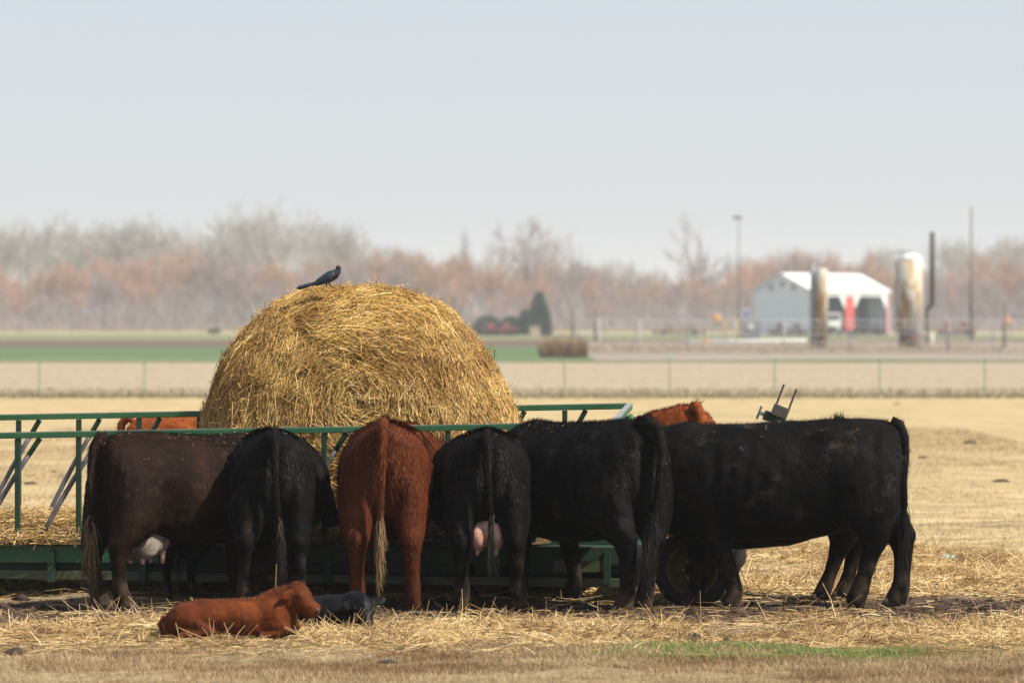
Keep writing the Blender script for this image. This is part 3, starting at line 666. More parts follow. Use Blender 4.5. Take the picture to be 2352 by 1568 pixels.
def wheel(x_, y_, s):
    wh = empty('wheel', (x_, y_, .265)); wh.parent = wag
    prof = [(-.10, .175), (-.11, .22), (-.105, .27), (-.07, .295), (0, .305), (.07, .295), (.105, .27), (.11, .22), (.10, .175)]
    m = MB(); n = 36; vs = []; fs = []
    for q in range(n):
        a = 2 * math.pi * q / n
        for k, (yy_, r_) in enumerate(prof):
            rr_ = r_ - (.012 if (q % 3 == 0 and r_ > .28) else 0)
            vs.append((math.cos(a) * rr_, yy_, math.sin(a) * rr_))
    L = len(prof)
    for q in range(n):
        for k in range(L): fs.append((q * L + k, q * L + (k + 1) % L, ((q + 1) % n) * L + (k + 1) % L, ((q + 1) % n) * L + k))
    m.add(vs, fs); m.build('tyre', RUBBER, wh, True)
    rm = MB()
    prof = [(0.0, 0.0), (-.01, .055), (-.055, .06), (-.055, .085), (-.02, .10), (-.015, .14), (-.05, .155), (-.095, .17), (-.112, .195), (-.10, .20)]
    vs = []; fs = []
    for q in range(32):
        a = 2 * math.pi * q / 32
        for (yy_, r_) in prof: vs.append((math.cos(a) * max(r_, .002), s * yy_ if s < 0 else -yy_ * -1, math.sin(a) * max(r_, .002)))
    L = len(prof)
    vs = [(x__, (-abs(y__) if s > 0 else abs(y__)), z__) for x__, y__, z__ in vs]
    for q in range(32):
        for k in range(L - 1): fs.append((q * L + k, q * L + k + 1, ((q + 1) % 32) * L + k + 1, ((q + 1) % 32) * L + k))
    rm.add(vs, fs); rm.build('rim', YELLOW, wh, True)
    for q in range(6):
        a = q * math.pi / 3
        MB().tube([(math.cos(a) * .07, -.05 * s, math.sin(a) * .07), (math.cos(a) * .07, -.072 * s, math.sin(a) * .07)], .01, 6).build('bolt', WORN, wh)
wxx = (X(1607, 36.75) - WO.x)
wheel(wxx, -.58, 1); wheel(wxx, WW + .3, -1); wheel(-WL + .9, WW - .1, -1)
MB().bar((wxx, -.5, .265), (wxx, WW + .22, .265), .1, .1).build('axle', GREENDK, wag)
MB().bar((.18, .9, .27), (wxx + .15, .9, .27), .2, .12).build('reach_beam', GREENDK, wag)
# raised tongue with clevis and jack
pt = lambda px, py: Matrix.Rotation(-WYAW, 3, 'Z') @ (P(px, py, 38.0) - WO)
tg = MB().bar(pt(1660, 1290), pt(1795, 935), .10, .085, (0, 1, 0)).build('tongue', HITCH, wag, bevel=.006)
ax_ = (pt(1795, 935) - pt(1660, 1290)).normalized(); sd__ = Vector((ax_.z, 0, -ax_.x)).normalized()
MB().bar(pt(1786, 957), pt(1796, 932), .12, .13, (0, 1, 0)).build('clevis_block', HITCH, tg, bevel=.006)
for s_ in (-.052, .052):
    a = pt(1787, 962) + sd__ * s_ ; MB().bar(a, a + ax_ * .27, .016, .07, (0, 1, 0)).build('clevis_plate', HITCH, tg, bevel=.003)
j0 = pt(1782, 962); MB().bar(j0, j0 - sd__ * .10 , .075, .085, (0, 1, 0)).build('jack_block', GREENDK, tg, bevel=.005)
MB().bar(j0 - sd__ * .10, j0 - sd__ * .135, .03, .03).build('jack_shaft', WORN, tg)
MB().bar(j0 - sd__ * .14 - ax_ * .055, j0 - sd__ * .14 + ax_ * .055, .018, .018, (0, 1, 0)).build('jack_handle', STEEL, tg)

# ------------------------------------------------------------------ hay bale in the wagon
BY = 38.9
out = [(452, 1120), (456, 1060), (469, 985), (483, 905), (510, 832), (560, 762), (620, 702), (690, 674), (760, 664), (815, 661), (885, 667), (965, 688), (1035, 720), (1082, 772), (1122, 832), (1152, 885), (1171, 932), (1186, 985), (1198, 1060), (1200, 1120)]
bc = P(828, 905, BY)
ox = np.array([(P(a, b, BY) - bc).x for a, b in out]); oz = np.array([(P(a, b, BY) - bc).z for a, b in out])
oth = np.unwrap(np.arctan2(oz, ox)); orr = np.hypot(ox, oz)
order = np.argsort(oth); oth = oth[order]; orr = orr[order]
def bale_r(th):
    t_ = np.mod(th - oth[0], 2 * math.pi) + oth[0]
    return np.interp(t_, np.append(oth, oth[0] + 2 * math.pi), np.append(orr, orr[0]))
def bale_pt(th, t_):
    """t 0..1 over the front face, 1..2 back along the barrel"""
    r0 = bale_r(th); f = np.clip(t_, 0, 1); back = np.clip(t_ - 1, 0, 1)
    lump = (fbm(np.cos(th) * t_ * 4.2 + 9, np.sin(th) * t_ * 4.2 + 9, 21) - .5) * 1.7
    r = r0 * (1 - (1 - f) ** 1.25 * 1.0) * (1 - .05 * back) * (1 + .05 * lump)
    r = np.where(t_ <= 1, r0 * (1 - (1 - f) ** 1.15) * (1 + .04 * lump), r)
    x_ = np.cos(th) * r; z_ = np.sin(th) * r
    y_ = -.62 + .60 * f ** 3.2 + back * 1.15 + .10 * lump + np.clip(z_ + .35, -.4, 1.2) * .34 * (1 - back)
    return np.stack([x_, y_, np.maximum(z_, -1.02)], -1)
TH, TT = np.meshgrid(np.linspace(0, 2 * math.pi, 161)[:-1], np.concatenate([np.linspace(.02, 1, 40), np.linspace(1.05, 2, 14)]))
V = bale_pt(TH, TT).reshape(-1, 3); nr, ncol = TH.shape
idx = np.arange(nr * ncol).reshape(nr, ncol); nx_ = np.roll(idx, -1, 1)
F = np.stack([idx[:-1], nx_[:-1], nx_[1:], idx[1:]], -1).reshape(-1, 4)
bale = empty('hay_bale', bc, 0, label='big slumped round bale of golden straw rising above the feeder', cat='hay bale')
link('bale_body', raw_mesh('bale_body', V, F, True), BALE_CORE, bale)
def bale_strands(n, mode):
    th = rng.uniform(0, 2 * math.pi, n)
    t_ = np.sqrt(rng.uniform(.0, 1, n)) if mode != 'rim' else rng.uniform(.92, 1.9, n)
    if mode == 'hang':
        th = rng.uniform(-math.pi * 1.12, math.pi * .12, n) ; t_ = rng.uniform(.45, 1.08, n)
    p = bale_pt(th, t_); e = .01
    dth = nrm(bale_pt(th + e, t_) - p); dt = nrm(bale_pt(th, t_ + e) - p); nn = nrm(np.cross(dth, dt)); nn *= np.sign(-(nn[:, 1:2]) + .001) if mode != 'rim' else np.sign(np.sum(nn * p, 1, keepdims=True) + 1e-9)
    L = rng.gamma(3, .035, n) + .05
    if mode == 'hang':
        d = nrm(np.stack([rng.normal(0, .22, n) + .10 * np.cos(th), rng.normal(0, .15, n), -np.ones(n)], 1)); d = nrm(d - nn * np.sum(d * nn, 1, keepdims=True)) + nn * rng.uniform(0, .25, n)[:, None]
        L *= 1.35
    else:
        s = rng.normal(0, .34, n)[:, None] + (fbm(p[:, 0] * 3 + 9, p[:, 2] * 3 + 9, 77)[:, None] - .5) * 2.2
        d = dth * np.cos(s) + dt * np.sin(s) + nn * rng.normal(.02, .10, n)[:, None]
        d = np.where((rng.uniform(0, 1, n) < .14)[:, None], nrm(rng.normal(size=(n, 3)) * (1 if mode != 'rim' else .5) + d * (0 if mode != 'rim' else 1)), d)
    d = nrm(d); d = nrm(d - nn * np.clip(np.sum(d * nn, 1, keepdims=True), 0, None) * .6)
    p0 = p + nn * rng.uniform(-.005, .022, n)[:, None] - d * L[:, None] * .5
    bend = nrm(rng.normal(size=(n, 3))) * (L * .10)[:, None]
    rad = rng.uniform(.0014, .0030, n); big = rng.uniform(size=n) < .08; rad[big] *= 1.9
    return np.stack([p0, p0 + d * L[:, None] * .5 + bend, p0 + d * L[:, None]], 1), rad
for nm, n, mode in (('face_straw', 32000, 'face'), ('rim_straw', 9000, 'rim'), ('hanging_straw', 9500, 'hang')):
    pts, rd = bale_strands(n, mode)
    tag(link(nm, prisms(nm, pts, rd), BALE_STRAW, bale), kind='stuff')
# loose straw lying in the feeder
def pile(x0, x1, n, name, label):
    hx = rng.uniform(x0, x1, n); hy = rng.uniform(1.62, 3.7, n)
    hz = .34 + .34 * np.exp(-((hy - 2.5) / .95) ** 2) * (.65 + .6 * fbm(hx * 1.6, hy * 1.6, 31)) * rng.uniform(.75, 1, n)
    d = nrm(np.stack([rng.normal(size=n), rng.normal(size=n), rng.normal(0, .35, n)], 1)); L = rng.gamma(3, .04, n) + .05
    p = np.stack([hx, hy - (hx + 4) * .083 * 0 - .08 * (hx + 3.5) * .5, hz], 1)
    p0 = p - d * L[:, None] / 2; p2 = p + d * L[:, None] / 2; p1 = p + nrm(rng.normal(size=(n, 3))) * (L * .12)[:, None]
    return tag(link(name, prisms(name, np.stack([p0, p1, p2], 1), rng.uniform(.002, .0042, n)), STRAW), label, 'straw', kind='stuff')
pile(-4.9, .1, 15000, 'loose_straw', 'loose golden straw heaped along the feeder floor')
# a mound so the heap has body
xx, yy_ = np.meshgrid(np.linspace(-5.1, .3, 90), np.linspace(1.65, 3.6, 30))
zz = .33 + .30 * np.exp(-((yy_ - 2.5) / .9) ** 2) * (.65 + .6 * fbm(xx * 1.6, yy_ * 1.6, 31)) - .03
idx = np.arange(xx.size).reshape(xx.shape); F = np.stack([idx[:-1, :-1], idx[:-1, 1:], idx[1:, 1:], idx[1:, :-1]], -1).reshape(-1, 4)
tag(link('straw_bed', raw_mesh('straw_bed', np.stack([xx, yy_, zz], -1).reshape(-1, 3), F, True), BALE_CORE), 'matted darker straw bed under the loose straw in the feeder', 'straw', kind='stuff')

# ------------------------------------------------------------------ cattle
def ring_loft(mb, rings):
    n = len(rings[0]); vs = [p for r_ in rings for p in r_]; fs = []
    for i in range(len(rings) - 1):
        for k in range(n): fs.append((i * n + k, i * n + (k + 1) % n, (i + 1) * n + (k + 1) % n, (i + 1) * n + k))
    c0 = sum((Vector(p) for p in rings[0]), Vector()) / n; c1 = sum((Vector(p) for p in rings[-1]), Vector()) / n
    b = len(vs); vs += [c0, c1]
    for k in range(n): fs.append((b, (k + 1) % n, k)); fs.append((b + 1, (len(rings) - 1) * n + k, (len(rings) - 1) * n + (k + 1) % n))
    mb.add(vs, fs)
def torso(mb, rows, n=28):
    """rows: (x, top, widest z, bottom, half width, upper exponent, yc)"""
    rings = []
    for (x_, zt_, zw, zb_, w_, pe, *yc) in rows:
        y0 = yc[0] if yc else 0; rg = []
        for k in range(n):
            a = 2 * math.pi * k / n; ca, sa = math.cos(a), math.sin(a)
            e = pe if sa > 0 else 2.2
            den = (abs(ca) ** e + abs(sa) ** e) ** (1 / e)
            yv, zv = ca / den, sa / den
            rg.append((x_, y0 + w_ * yv, zw + (zt_ - zw if sa > 0 else zw - zb_) * zv))
        rings.append(rg)
    ring_loft(mb, rings)
def limb(mb, pts, rads, n=14, lat=(0, 1, 0)):
    """pts path, rads (fore-aft radius, lateral radius)"""
    pts = [Vector(p) for p in pts]; rings = []
    for i, p in enumerate(pts):
        t_ = (pts[min(i + 1, len(pts) - 1)] - pts[max(i - 1, 0)]).normalized()
        l = Vector(lat); l = (l - t_ * l.dot(t_)).normalized(); f = l.cross(t_).normalized()
        ra, rb = rads[i] if hasattr(rads[i], '__len__') else (rads[i], rads[i])
        rings.append([p + f * (math.cos(2 * math.pi * k / n) * ra) + l * (math.sin(2 * math.pi * k / n) * rb) for k in range(n)])
    ring_loft(mb, rings)
def ball(mb, c, r):
    r = r if hasattr(r, '__len__') else (r, r, r)
    rings = []
    for i in range(9):
        a = -math.pi / 2 + math.pi * (i + .5) / 9
        rings.append([(c[0] + r[0] * math.cos(a) * math.cos(b), c[1] + r[1] * math.cos(a) * math.sin(b), c[2] + r[2] * math.sin(a)) for b in [2 * math.pi * k / 12 for k in range(12)]])
    ring_loft(mb, rings)
def merge(mb, name, voxel, smooth_it=5):
    me = mb.mesh(name); o = bpy.data.objects.new('tmp', me); COL.objects.link(o)
    m = o.modifiers.new('r', 'REMESH'); m.mode = 'VOXEL'; m.voxel_size = voxel; m.use_smooth_shade = True
    s = o.modifiers.new('s', 'SMOOTH'); s.factor = .5; s.iterations = smooth_it
    dg = C.evaluated_depsgraph_get(); out_ = bpy.data.meshes.new_from_object(o.evaluated_get(dg)); bpy.data.objects.remove(o)
    out_.name = name; out_.polygons.foreach_set('use_smooth', np.ones(len(out_.polygons), dtype=bool))
    return out_
def sculpt(me, seed, ground_z=.35):
    n = len(me.vertices); co = np.empty(n * 3, np.float32); me.vertices.foreach_get('co', co); co = co.reshape(-1, 3)
    no = np.empty(n * 3, np.float32); me.vertices.foreach_get('normal', no); no = no.reshape(-1, 3)
    x_, y_, z_ = co.T; ay = np.abs(y_)
    G = lambda cx, cy, cz, sx, sy, sz: np.exp(-((x_ - cx) / sx) ** 2 - ((ay - cy) / sy) ** 2 - ((z_ - cz) / sz) ** 2)
    d = -.012 * G(.62, .32, 1.08, .14, .16, .16)                       # hollow in front of the hip bone
    d += -.022 * G(1.26, .34, .90, .045, .2, .30)                      # groove behind the shoulder
    d += -.035 * G(-.03, 0, .88, .10, .045, .26)                       # cleft between the thighs
    d += -.022 * G(.14, .22, 1.14, .06, .10, .09)                      # between hip and pin bone
    d += -.020 * G(.44, .30, .74, .07, .14, .12)                       # flank fold
    d += .008 * G(.47, .24, 1.20, .09, .10, .08)
    d += .004 * np.sin(x_ * 52 + z_ * 8) * np.clip((x_ - .68) * 6, 0, 1) * np.clip((1.22 - x_) * 8, 0, 1) * np.clip(1 - ((z_ - .93) / .3) ** 2, 0, 1)
    d += (fbm(x_ * 5 + y_ * 4 + seed, z_ * 5 - y_ * 3, seed) - .5) * .034 * np.clip((z_ - .3) * 3, .25, 1)
    co = co + no * d[:, None]
    me.vertices.foreach_set('co', co.astype(np.float32).ravel()); me.update()
def append_mesh(me, mb):
    """joins extra closed geometry (the tail) into the body mesh"""
    bm = bmesh.new(); bm.from_mesh(me); m2 = mb.mesh('x', True); bm.from_mesh(m2); bm.to_mesh(me); bm.free(); bpy.data.meshes.remove(m2)
def surface(me, n):
    me.calc_loop_triangles()
    co = np.empty(len(me.vertices) * 3, np.float32); me.vertices.foreach_get('co', co); co = co.reshape(-1, 3)
    tr = np.empty(len(me.loop_triangles) * 3, np.int32); me.loop_triangles.foreach_get('vertices', tr); tr = tr.reshape(-1, 3)
    a, b, c = co[tr[:, 0]], co[tr[:, 1]], co[tr[:, 2]]; cr = np.cross(b - a, c - a); ar = np.linalg.norm(cr, axis=1)
    pick = rng.choice(len(tr), n, p=ar / ar.sum()); u, v = rng.uniform(size=(2, n)); f = u + v > 1; u[f] = 1 - u[f]; v[f] = 1 - v[f]
    return a[pick] + (b - a)[pick] * u[:, None] + (c - a)[pick] * v[:, None], nrm(cr[pick])
def fur(me, n, L, mat, parent, lift=.22, top=.45, toplen=1.6, wd=.0017, topz=1.2, flow=(-.45, 0, -1)):
    p, nn = surface(me, n)
    gdir = np.tile(np.array(flow), (n, 1)) + rng.normal(0, .22, (n, 3))
    up = np.clip((nn[:, 2] - .55) * 2.6, 0, 1) * (p[:, 2] > topz * .8)
    gdir = gdir * (1 - up)[:, None] + (np.array([-1., 0, .25]) + rng.normal(0, .35, (n, 3))) * up[:, None]
    cl = (vnoise(p[:, 0] * 14 + p[:, 1] * 9, p[:, 2] * 11 + p[:, 1] * 7, 5) - .5)[:, None]
    gdir += cl * .9 * np.cross(nn, gdir)
    tg_ = nrm(gdir - nn * np.sum(gdir * nn, 1, keepdims=True))
    rear = np.clip((.06 - p[:, 0]) * 8, 0, 1) * np.clip((p[:, 2] - .75) * 4, 0, 1) * (topz > 1)
    lf = lift + rear * .35 + up * top + rng.uniform(-.08, .14, n)
    d = nrm(tg_ + nn * lf[:, None])
    ln = L * rng.uniform(.6, 1.35, n) * (1 + (toplen - 1) * up + .6 * rear) * np.clip(p[:, 2] / .5, .45, 1)
    side = nrm(np.cross(nn, d)) * wd
    o = link('coat_hair', blades('coat_hair', p - nn * .003, p + d * ln[:, None], side), mat, parent)
    return tag(o, kind='stuff')
def chaff(me, n, parent, zmin, s=1.0):
    n = int(n * .8); p, nn = surface(me, n * 30)
    ok = ((p[:, 2] > zmin + .12 * vnoise(p[:, 0] * 3, p[:, 1] * 3, 8)) | (rng.uniform(size=len(p)) < .05)) & (rng.uniform(size=len(p)) < np.clip((vnoise(p[:, 0] * 7 + 3, p[:, 1] * 7 + p[:, 2] * 5, 9) - .45) * 3, .02, 1))
    p, nn = p[ok][:n], nn[ok][:n]; n = len(p)
    d = nrm(np.cross(nn, rng.normal(size=(n, 3)))); L = rng.gamma(1.6, .008, n) * s + .004
    p = p + nn * .015
    o = link('straw_chaff', prisms('straw_chaff', np.stack([p - d * L[:, None] / 2, p + d * L[:, None] / 2], 1), rng.uniform(.0006, .0017, n)), STRAW, parent)
    return tag(o, kind='stuff')
def tuft(path, n, L, spread, mat, parent, wd=.0022, name='tail_tuft'):
    """long strands leaving the lower tail"""
    path = [np.array(p, float) for p in path]; K = 6
    t_ = rng.uniform(0, 1, n); seg = t_ * (len(path) - 1); j = np.minimum(seg.astype(int), len(path) - 2); fr = (seg - j)[:, None]
    A = np.array(path); base = A[j] * (1 - fr) + A[j + 1] * fr + rng.normal(0, .010, (n, 3))
    ln = L * rng.uniform(.6, 1.1, n) * (.45 + .55 * t_)
    drift = rng.normal(0, spread, (n, 2)); ph = rng.uniform(0, 6.28, n); fq = rng.uniform(3, 7, n)
    pts = np.empty((n, K, 3)); lock = rng.integers(0, 6, n); lk = rng.normal(0, spread * .8, (6, 2)); lp = rng.uniform(0, 6.28, 6)
    for k in range(K):
        s = k / (K - 1)
        pts[:, k, 0] = base[:, 0] + (drift[:, 0] * .35 + lk[lock, 0]) * s * (1 - .35 * s)
        pts[:, k, 1] = base[:, 1] + (drift[:, 1] * .35 + lk[lock, 1]) * s * (1 - .45 * s) * 1.2 + .014 * s * np.sin(lp[lock] + s * 5.5) + .003 * np.sin(ph + s * fq)
        pts[:, k, 2] = base[:, 2] - ln * s
    o = link(name, prisms(name, pts, np.full(n, wd), .3), mat, parent)
    return tag(o, kind='stuff')

def hind_leg(mb, s, dx=0, dy=0, wid=1.0):
    Y = .19 * s
    limb(mb, [(.27, .155 * s, 1.12), (.235, .165 * s, .98), (.20, .178 * s, .82), (.145 + dx * .15, .19 * s + dy * .2, .68), (.07 + dx * .4, Y + dy * .45, .57), (.015 + dx * .65, Y + dy * .65, .48),
              (.018 + dx * .8, Y + dy * .8, .37), (.035 + dx * .92, Y + dy * .92, .23), (.05 + dx, Y + dy, .14), (.085 + dx, Y + dy, .06), (.10 + dx, Y + dy, .015)],
         [(.22, .12), (.26, .150 * wid), (.245, .153 * wid), (.205, .145 * wid), (.145, .112 * wid), (.10, .082), (.070, .060), (.060, .054), (.068, .064), (.074, .068), (.078, .072)])
    ball(mb, (-.045 + dx * .6, Y + dy * .62, .505), (.048, .036, .06)); ball(mb, (.035 + dx, Y + dy, .135), (.05, .05, .035))
def fore_leg(mb, s, dx=0, dy=0, x0=1.42):
    Y = .15 * s
    limb(mb, [(x0 + .1, Y, 1.02), (x0 + .06, Y * 1.1, .84), (x0 + .01 + dx * .2, Y * 1.1 + dy * .2, .68), (x0 + dx * .45, Y + dy * .45, .54), (x0 + .01 + dx * .7, Y + dy * .7, .40), (x0 + .005 + dx * .75, Y + dy * .75, .34),
              (x0 + dx * .9, Y + dy * .9, .22), (x0 + .015 + dx, Y + dy, .12), (x0 + .045 + dx, Y + dy, .06), (x0 + .055 + dx, Y + dy, .015)],
         [(.19, .10), (.17, .11), (.145, .11), (.10, .085), (.078, .072), (.07, .066), (.056, .052), (.064, .060), (.07, .066), (.076, .07)])
    ball(mb, (x0 + .025 + dx * .72, Y + dy * .72, .385), (.055, .058, .06)); ball(mb, (x0 + .01 + dx, Y + dy, .118), (.052, .05, .035))
def hooves(parent, feet):
    for (x_, y_) in feet:
        for s in (-1, 1):
            m = MB(); n = 10
            r0 = [(x_ + .085 * math.cos(2 * math.pi * k / n), y_ + s * .031 + .032 * math.sin(2 * math.pi * k / n), -.012) for k in range(n)]
            r1 = [(x_ - .012 + .058 * math.cos(2 * math.pi * k / n), y_ + s * .028 + .027 * math.sin(2 * math.pi * k / n), .062) for k in range(n)]
            ring_loft(m, [r0, r1]); m.build('hoof', HOOF, parent, True)
def head(mb, poll, muz, s=1.0, earlen=.19, eardrop=.35, lat=None):
    poll, muz = Vector(poll), Vector(muz); ax = (muz - poll).normalized()
    lat = Vector(lat) if lat else Vector((0, 0, 1)).cross(ax).normalized()
    if lat.length < .1: lat = Vector((0, 1, 0))
    L = (muz - poll).length; upv = ax.cross(lat)
    if upv.z < 0 and abs(ax.z) < .8: upv = -upv
    q = lambda f, u=0: poll + ax * (L * f) + upv * u
    limb(mb, [q(-.05), q(.08), q(.25), q(.42), q(.62), q(.82), q(.97), q(1.04)],
         [(.085 * s, .08 * s), (.12 * s, .105 * s), (.135 * s, .118 * s), (.12 * s, .105 * s), (.092 * s, .08 * s), (.078 * s, .075 * s), (.072 * s, .074 * s), (.045 * s, .05 * s)], lat=lat)
    for e in (-1, 1):
        b = q(.10) + lat * (.085 * s * e); d = (lat * e - Vector((0, 0, eardrop)) - ax * .15).normalized()
        limb(mb, [b, b + d * earlen * .35 * s, b + d * earlen * .7 * s, b + d * earlen * s], [(.03 * s, .03 * s), (.022 * s, .055 * s), (.018 * s, .05 * s), (.012, .012)], 10, lat=ax)
    return q, lat, upv

def make_cow(name, label, px, D, alpha, s, coat, barrel=1.0, hip=1.0, hlegs=((0, 0), (0, 0)), flegs=((0, 0), (0, 0)), tail=None, tuftm=None, tuftn=150, tuftL=.38,
             headp=((2.02, 0, 1.0), (2.32, 0, .70)), udder=None, hairs=42000, hairL=.026, cat='cow', group=None, topz=None, voxel=.017, tailr=1.0, hair_mat=None, lift=.13, chaffn=70, topfac=.45, toplen=1.6, thigh=1.0, sag=0, feet=True, pitch=0):
    root = empty(name, (X(px, D), D - CAM_D, 0), R(90 - alpha), label=label, cat=cat, group=group); root.scale = (s, s, s); root.rotation_euler.y = R(pitch)
    mb = MB(); b = barrel; h = hip
    torso(mb, [(-.045, 1.24, 1.08, .86, .10 * h, 2.0), (.0, 1.30, 1.05, .76, .21 * h, 1.8), (.07, 1.335, 1.03, .68, .275 * h, 1.75), (.22, 1.348, 1.03, .61, .318 * h, 1.72),
               (.44, 1.348, 1.01, (.515 - sag * .3), .335 * h, 1.75), (.62, 1.335, .95, .485 - sag * .7, .355 * (.4 + .6 * b), 1.8), (.85, 1.322, .89, .475 - sag, .40 * b, 1.9), (1.08, 1.315, .87, .462 - sag, .42 * b, 2.0),
               (1.30, 1.320, .89, .475 - sag * .4, .375 * (.5 + .5 * b), 1.95), (1.5, 1.335, .92, .49, .31, 1.75), (1.68, 1.28, .96, .58, .25, 1.8), (1.82, 1.18, .98, .70, .17, 2)])
    for e in (-1, 1):
        ball(mb, (.43, .205 * e * h, 1.18), (.15, .065, .10)); ball(mb, (.015, .085 * e, 1.19), (.065, .06, .08))
        ball(mb, (.27, .195 * e * h, .90), (.27, .138 * thigh, .26)); ball(mb, (1.45, .20 * e, .92), (.20, .10, .28))
    hind_leg(mb, 1, *hlegs[0], wid=thigh); hind_leg(mb, -1, *hlegs[1], wid=thigh); fore_leg(mb, 1, *flegs[0]); fore_leg(mb, -1, *flegs[1])
    poll, muz = Vector(headp[0]), Vector(headp[1])
    a = Vector((1.55, 0, 1.02)); mid = a.lerp(poll, .5) + Vector((0, 0, .03))
    limb(mb, [a, a.lerp(poll, .3) + Vector((0, 0, .03)), mid + Vector((0, 0, .02)), a.lerp(poll, .8), poll], [(.29, .20), (.25, .165), (.20, .135), (.16, .115), (.12, .10)])
    head(mb, poll, muz)
    me = merge(mb, 'body', voxel); sculpt(me, int(px) % 97)
    tp = tail or [(-.0, 0, 1.315), (-.055, 0, 1.315), (-.098, 0, 1.26), (-.108, 0, 1.1), (-.10, 0, .9), (-.09, 0, .72), (-.085, 0, .58), (-.085, 0, .46)]
    tb = MB(); k = len(tp); tb.tube(tp, [(.046, .042, .036, .032, .028, .024, .02, .013)[min(i, 7)] * tailr for i in range(k)], 10)
    append_mesh(me, tb)
    body = link('body', me, coat, root)
    fur(me, hairs, hairL, hair_mat or HAIR[coat.name], root, lift, topz=1.2, top=topfac, toplen=toplen)
    if chaffn: chaff(me, chaffn, root, 1.0)
    tuft(tp[-3:], tuftn, tuftL, .045, tuftm or TUFTB, root)
    if feet:
        hooves(root, [(.12 + hlegs[i][0], .19 * e + hlegs[i][1]) for i, e in ((0, 1), (1, -1))] + [(1.49 + flegs[i][0], .15 * e + flegs[i][1]) for i, e in ((0, 1), (1, -1))])
    if udder:
        ux, uz, ur, um = udder
        m = MB(); ball(m, (ux, 0, uz), (ur * 1.25, ur, ur * 1.05)); ball(m, (ux - .1, .066, uz - .04), (ur * .85, ur * .60, ur * 1.0)); ball(m, (ux - .1, -.066, uz - .035), (ur * .85, ur * .60, ur * .96))
        ud = link('udder', merge(m, 'udder', .012, 3), um, root)
        for e in (-1, 1):
            for f in (-.13, .07):
                z0 = uz - ur * .85; MB().tube([(ux + f, .068 * e, z0 + .03), (ux + f, .07 * e, z0 - .03), (ux + f - .005, .072 * e, z0 - .075)], [.026, .02, .013], 10).build('teat', TEAT, ud, True)
    return root, me

# --- 1 the brown cow at the left end, three-quarter view, heading right
make_cow('cow', 'dark brown cow with a pale udder at the left end of the row', 243, 36.1, 46, .97, BROWN, 1.0, 1.0,
         hlegs=((.0, -.02), (-.02, .05)), flegs=((0, 0), (0, 0)), tuftm=TUFTBR, tuftn=420, tuftL=.46,
         tail=[(0, 0, 1.315), (-.06, .01, 1.31), (-.105, .02, 1.24), (-.115, .035, 1.1), (-.105, .05, .9), (-.10, .06, .74), (-.10, .065, .6), (-.10, .07, .46)],
         udder=(.44, .535, .145, SKINPALE), group='cattle feeding along the near side', chaffn=200, headp=((2.05, -.05, .92), (2.3, -.05, .6)))
# --- 2 black cow, straight from behind
make_cow('cow', 'black cow seen straight from behind between the dark brown cow and the red cow', 628, 36.1, -5, .985, BLACK, 1.18, 1.0,
         hlegs=((.0, .03), (.0, .0)), tuftm=TUFTB, tuftn=300, tuftL=.36, group='cattle feeding along the near side', chaffn=60,
         tail=[(0, 0, 1.32), (-.05, 0, 1.335), (-.10, .0, 1.27), (-.112, -.005, 1.1), (-.105, -.015, .9), (-.095, -.03, .72), (-.095, -.04, .58), (-.095, -.05, .46)])
# --- 3 red cow
make_cow('cow', 'shaggy reddish cow with a long blond tail tip in the middle of the row', 880, 36.1, 1, 1.03, RED, .93, 1.04,
         hlegs=((.0, .0), (.02, -.02)), tuftm=TUFTY, tuftn=260, tuftL=.40, group='cattle feeding along the near side', hairs=52000, hairL=.036, lift=.34, chaffn=60,
         tail=[(0, 0, 1.32), (-.05, 0, 1.345), (-.105, .0, 1.28), (-.118, .0, 1.1), (-.11, .01, .9), (-.10, .015, .72), (-.10, .02, .6), (-.10, .025, .5)],
         headp=((1.98, -.28, 1.10), (2.2, -.42, .88)), tailr=1.05, thigh=1.0, topfac=.15, toplen=1.2)
# --- 4 black cow with a pink udder
make_cow('cow', 'black cow from behind with a pink udder showing between its hind legs', 1118, 36.1, 0, .985, BLACK, 1.22, 1.02,
         hlegs=((.02, -.0), (.0, -.05)), tuftn=170, tuftL=.26, group='cattle feeding along the near side', chaffn=50,
         tail=[(0, 0, 1.32), (-.05, 0, 1.335), (-.10, .0, 1.26), (-.112, -.01, 1.1), (-.105, -.022, .9), (-.10, -.03, .72), (-.10, -.035, .58), (-.10, -.03, .44)],
         udder=(.22, .575, .115, SKIN), tailr=.85, thigh=.95)
# --- 5 black cow, three-quarter view heading left
make_cow('cow', 'large black cow in three quarter view, rump to the right, tail curling over its hip', 1474, 35.95, -30, 1.04, BLACK, 1.03, 1.0, sag=.02,
         hlegs=((.0, -.10), (.05, .09)), flegs=((.0, .02), (-.05, -.12)), tuftm=TUFTB, tuftn=190, tuftL=.40, group='cattle feeding along the near side', chaffn=110,
         tail=[(0.03, 0, 1.335), (-.05, -.03, 1.34), (-.11, -.07, 1.28), (-.135, -.085, 1.12), (-.125, -.075, .9), (-.115, -.04, .72), (-.11, .0, .58), (-.11, .04, .46)], tailr=1.15)
